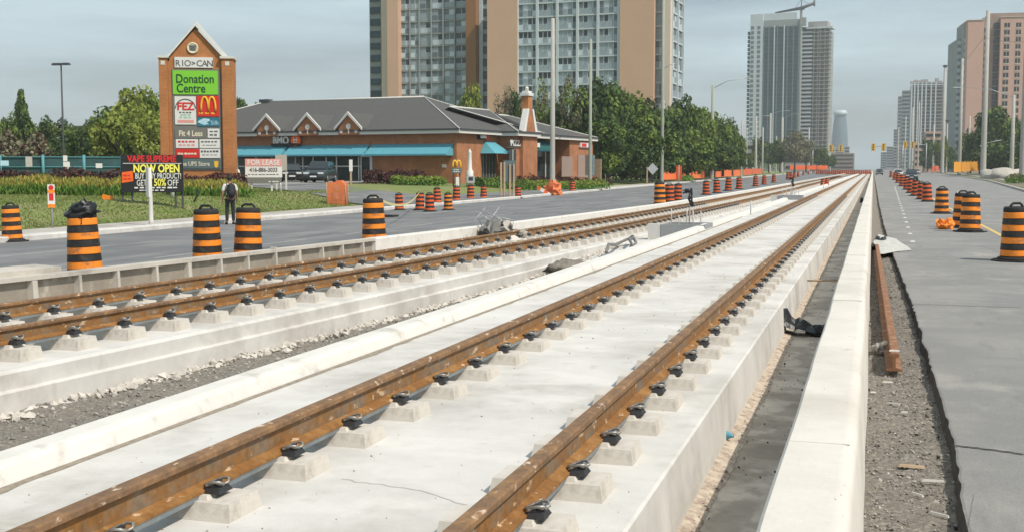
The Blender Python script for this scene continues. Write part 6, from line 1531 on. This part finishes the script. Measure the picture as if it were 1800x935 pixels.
def road_car(px, py, wpx, paint, label, suv=True, face=0):
    p = on_z(px, py, 0); D = F*1.85/wpx; q = at(px, 300, D); c = make_car(paint, name='car', suv=suv); c.location = (q.x, q.y, .01); c.rotation_euler = (0, 0, face); tag(c, label, 'car', 'cars far along the right road'); return c
road_car(1602, 308, 22, 'car_dark', 'dark grey green sport utility car seen from behind on the right road')
road_car(1579, 303, 17, 'car_white', 'white car ahead and left of the dark utility car on the right road', False)
road_car(1546, 303, 12, 'car_black', 'small dark car far away close to the parapet end', True)
road_car(1612, 302, 11, 'car_silver', 'pale car partly hidden to the right of the dark utility car', False)
# white van-ish speck skipped; sandy heap on the right verge
p = on_z(1752, 320, .15); b = MB(); b.X = Matrix.Translation((0, 0, 0)); b.blob((0, 0, 0), (3.4, 6, 2.1), 6, .22, 24, 14, 0, True); tag(b.build('sand_heap', ['heap'], loc=at(1762, 316, 190)*1.0), 'pale sandy heap on the verge between the two thick right poles', 'heap')
COL.objects['sand_heap'].location.z = -.3

# ------------------------------------------------------------------ person
def skin(name, verts, edges, radii, m, parent=None, root=0, sub=2):
    me = bpy.data.meshes.new(name); me.from_pydata(verts, edges, []); o = bpy.data.objects.new(name, me); COL.objects.link(o)
    o.modifiers.new('s', 'SKIN'); sl = me.skin_vertices[0].data
    for i, r_ in enumerate(radii): sl[i].radius = (r_, r_) if not isinstance(r_, tuple) else r_
    sl[root].use_root = True
    ss = o.modifiers.new('u', 'SUBSURF'); ss.levels = sub; ss.render_levels = sub
    dg = bpy.context.evaluated_depsgraph_get(); nm = bpy.data.meshes.new_from_object(o.evaluated_get(dg)); nm.name = name
    bpy.data.objects.remove(o); nm.materials.clear(); nm.materials.append(M[m])
    for p_ in nm.polygons: p_.use_smooth = True
    return link(name, nm, parent)
pp = gp(405, 395)
per = empty('person', pp, YAW+.30+.15, 'person seen from behind on the far sidewalk in a white shirt and black trousers', 'person')
V = [(0, 0, .98), (0, 0, 1.12), (0, 0, 1.28), (0, 0, 1.43), (0, -.0, 1.52), (0, .01, 1.585), (0, .02, 1.66), (0, .015, 1.72)]; E = [(i, i+1) for i in range(7)]; RD = [(.15, .11), (.14, .10), (.16, .11), (.13, .09), .055, .062, .085, .07]
def chain(pts, rads, frm):
    global V, E, RD
    for k, (p_, r_) in enumerate(zip(pts, rads)): V.append(p_); RD.append(r_); E.append((frm if k == 0 else len(V)-2, len(V)-1))
    return len(V)-1
for s_ in (-1, 1):
    chain([(s_*.09, 0, .90), (s_*.11, .01, .52), (s_*.12 if s_ > 0 else -.12, .0, .09), (s_*.13, .14, .04)], [.088, .058, .042, .035], 0)
    h_ = chain([(s_*.19, 0, 1.42), (s_*.26, -.03, 1.15), (s_*.27, .03, .90), (s_*.275, .05, .84)], [.055, .044, .033, .03], 3)
    for q in range(4): chain([(s_*(.275), .05+(q-1.5)*.02, .79), (s_*.265, .055+(q-1.5)*.021, .75-.004*abs(q-1.5))], [.0095, .008], h_)
    chain([(s_*.265, .095, .81), (s_*.255, .11, .785)], [.011, .009], h_)
skin('body', V, E, RD, 'skin', per)
# trousers and shirt follow the body
tv = [(0, 0, 1.0), (-.09, 0, .90), (-.11, .01, .52), (-.12, 0, .11), (.09, 0, .90), (.11, .01, .52), (.12, 0, .11)]
skin('trousers', tv, [(0, 1), (1, 2), (2, 3), (0, 4), (4, 5), (5, 6)], [(.165, .125), .103, .074, .062, .103, .074, .062], 'trouser', per)
sv = [(0, 0, .98), (0, 0, 1.13), (0, 0, 1.29), (0, 0, 1.44), (-.20, 0, 1.42), (-.255, -.025, 1.2), (.20, 0, 1.42), (.255, -.025, 1.2)]
skin('shirt', sv, [(0, 1), (1, 2), (2, 3), (3, 4), (4, 5), (3, 6), (6, 7)], [(.168, .125), (.158, .12), (.175, .125), (.14, .10), .072, .062, .072, .062], 'shirt', per)
b = MB(); b.blob((0, .0, 1.70), (.098, .105, .105), 2, .08, 16, 10, 0, True); b.build('hair', ['hair'], per)
for s_ in (-1, 1): b = MB(); b.blob((s_*.13, .06, .04), (.055, .14, .05), 1, .05, 10, 6, 0, True); b.build('shoe', ['rub'], per)
bp = empty('backpack', pp+Vector((0, 0, 0)), per.rotation_euler.z, 'black backpack worn on the back of the person on the far sidewalk', 'backpack')
b = MB(); b.blob((0, -.23, 1.24), (.17, .13, .27), 2, .12, 16, 12, 0, True); b.build('bag', ['pack'], bp); b = MB(); b.blob((0, -.34, 1.16), (.12, .06, .13), 3, .1, 12, 8, 0, True); b.build('pocket', ['pack'], bp)
for s_ in (-1, 1): b = MB(); b.tube([(s_*.11, -.14, 1.42), (s_*.13, .0, 1.50), (s_*.14, .13, 1.38), (s_*.15, .12, 1.15), (s_*.13, -.12, 1.02)], .022, 6); b.build('strap', ['pack'], bp)
for o_ in COL.objects:
    if o_.name.split('.')[0] in ('concrete_parapet', 'steel_rail'):
        for p_ in o_.data.polygons: p_.use_smooth = True
        o_.data.set_sharp_from_angle(angle=math.radians(38))
print('objects', len(COL.objects))
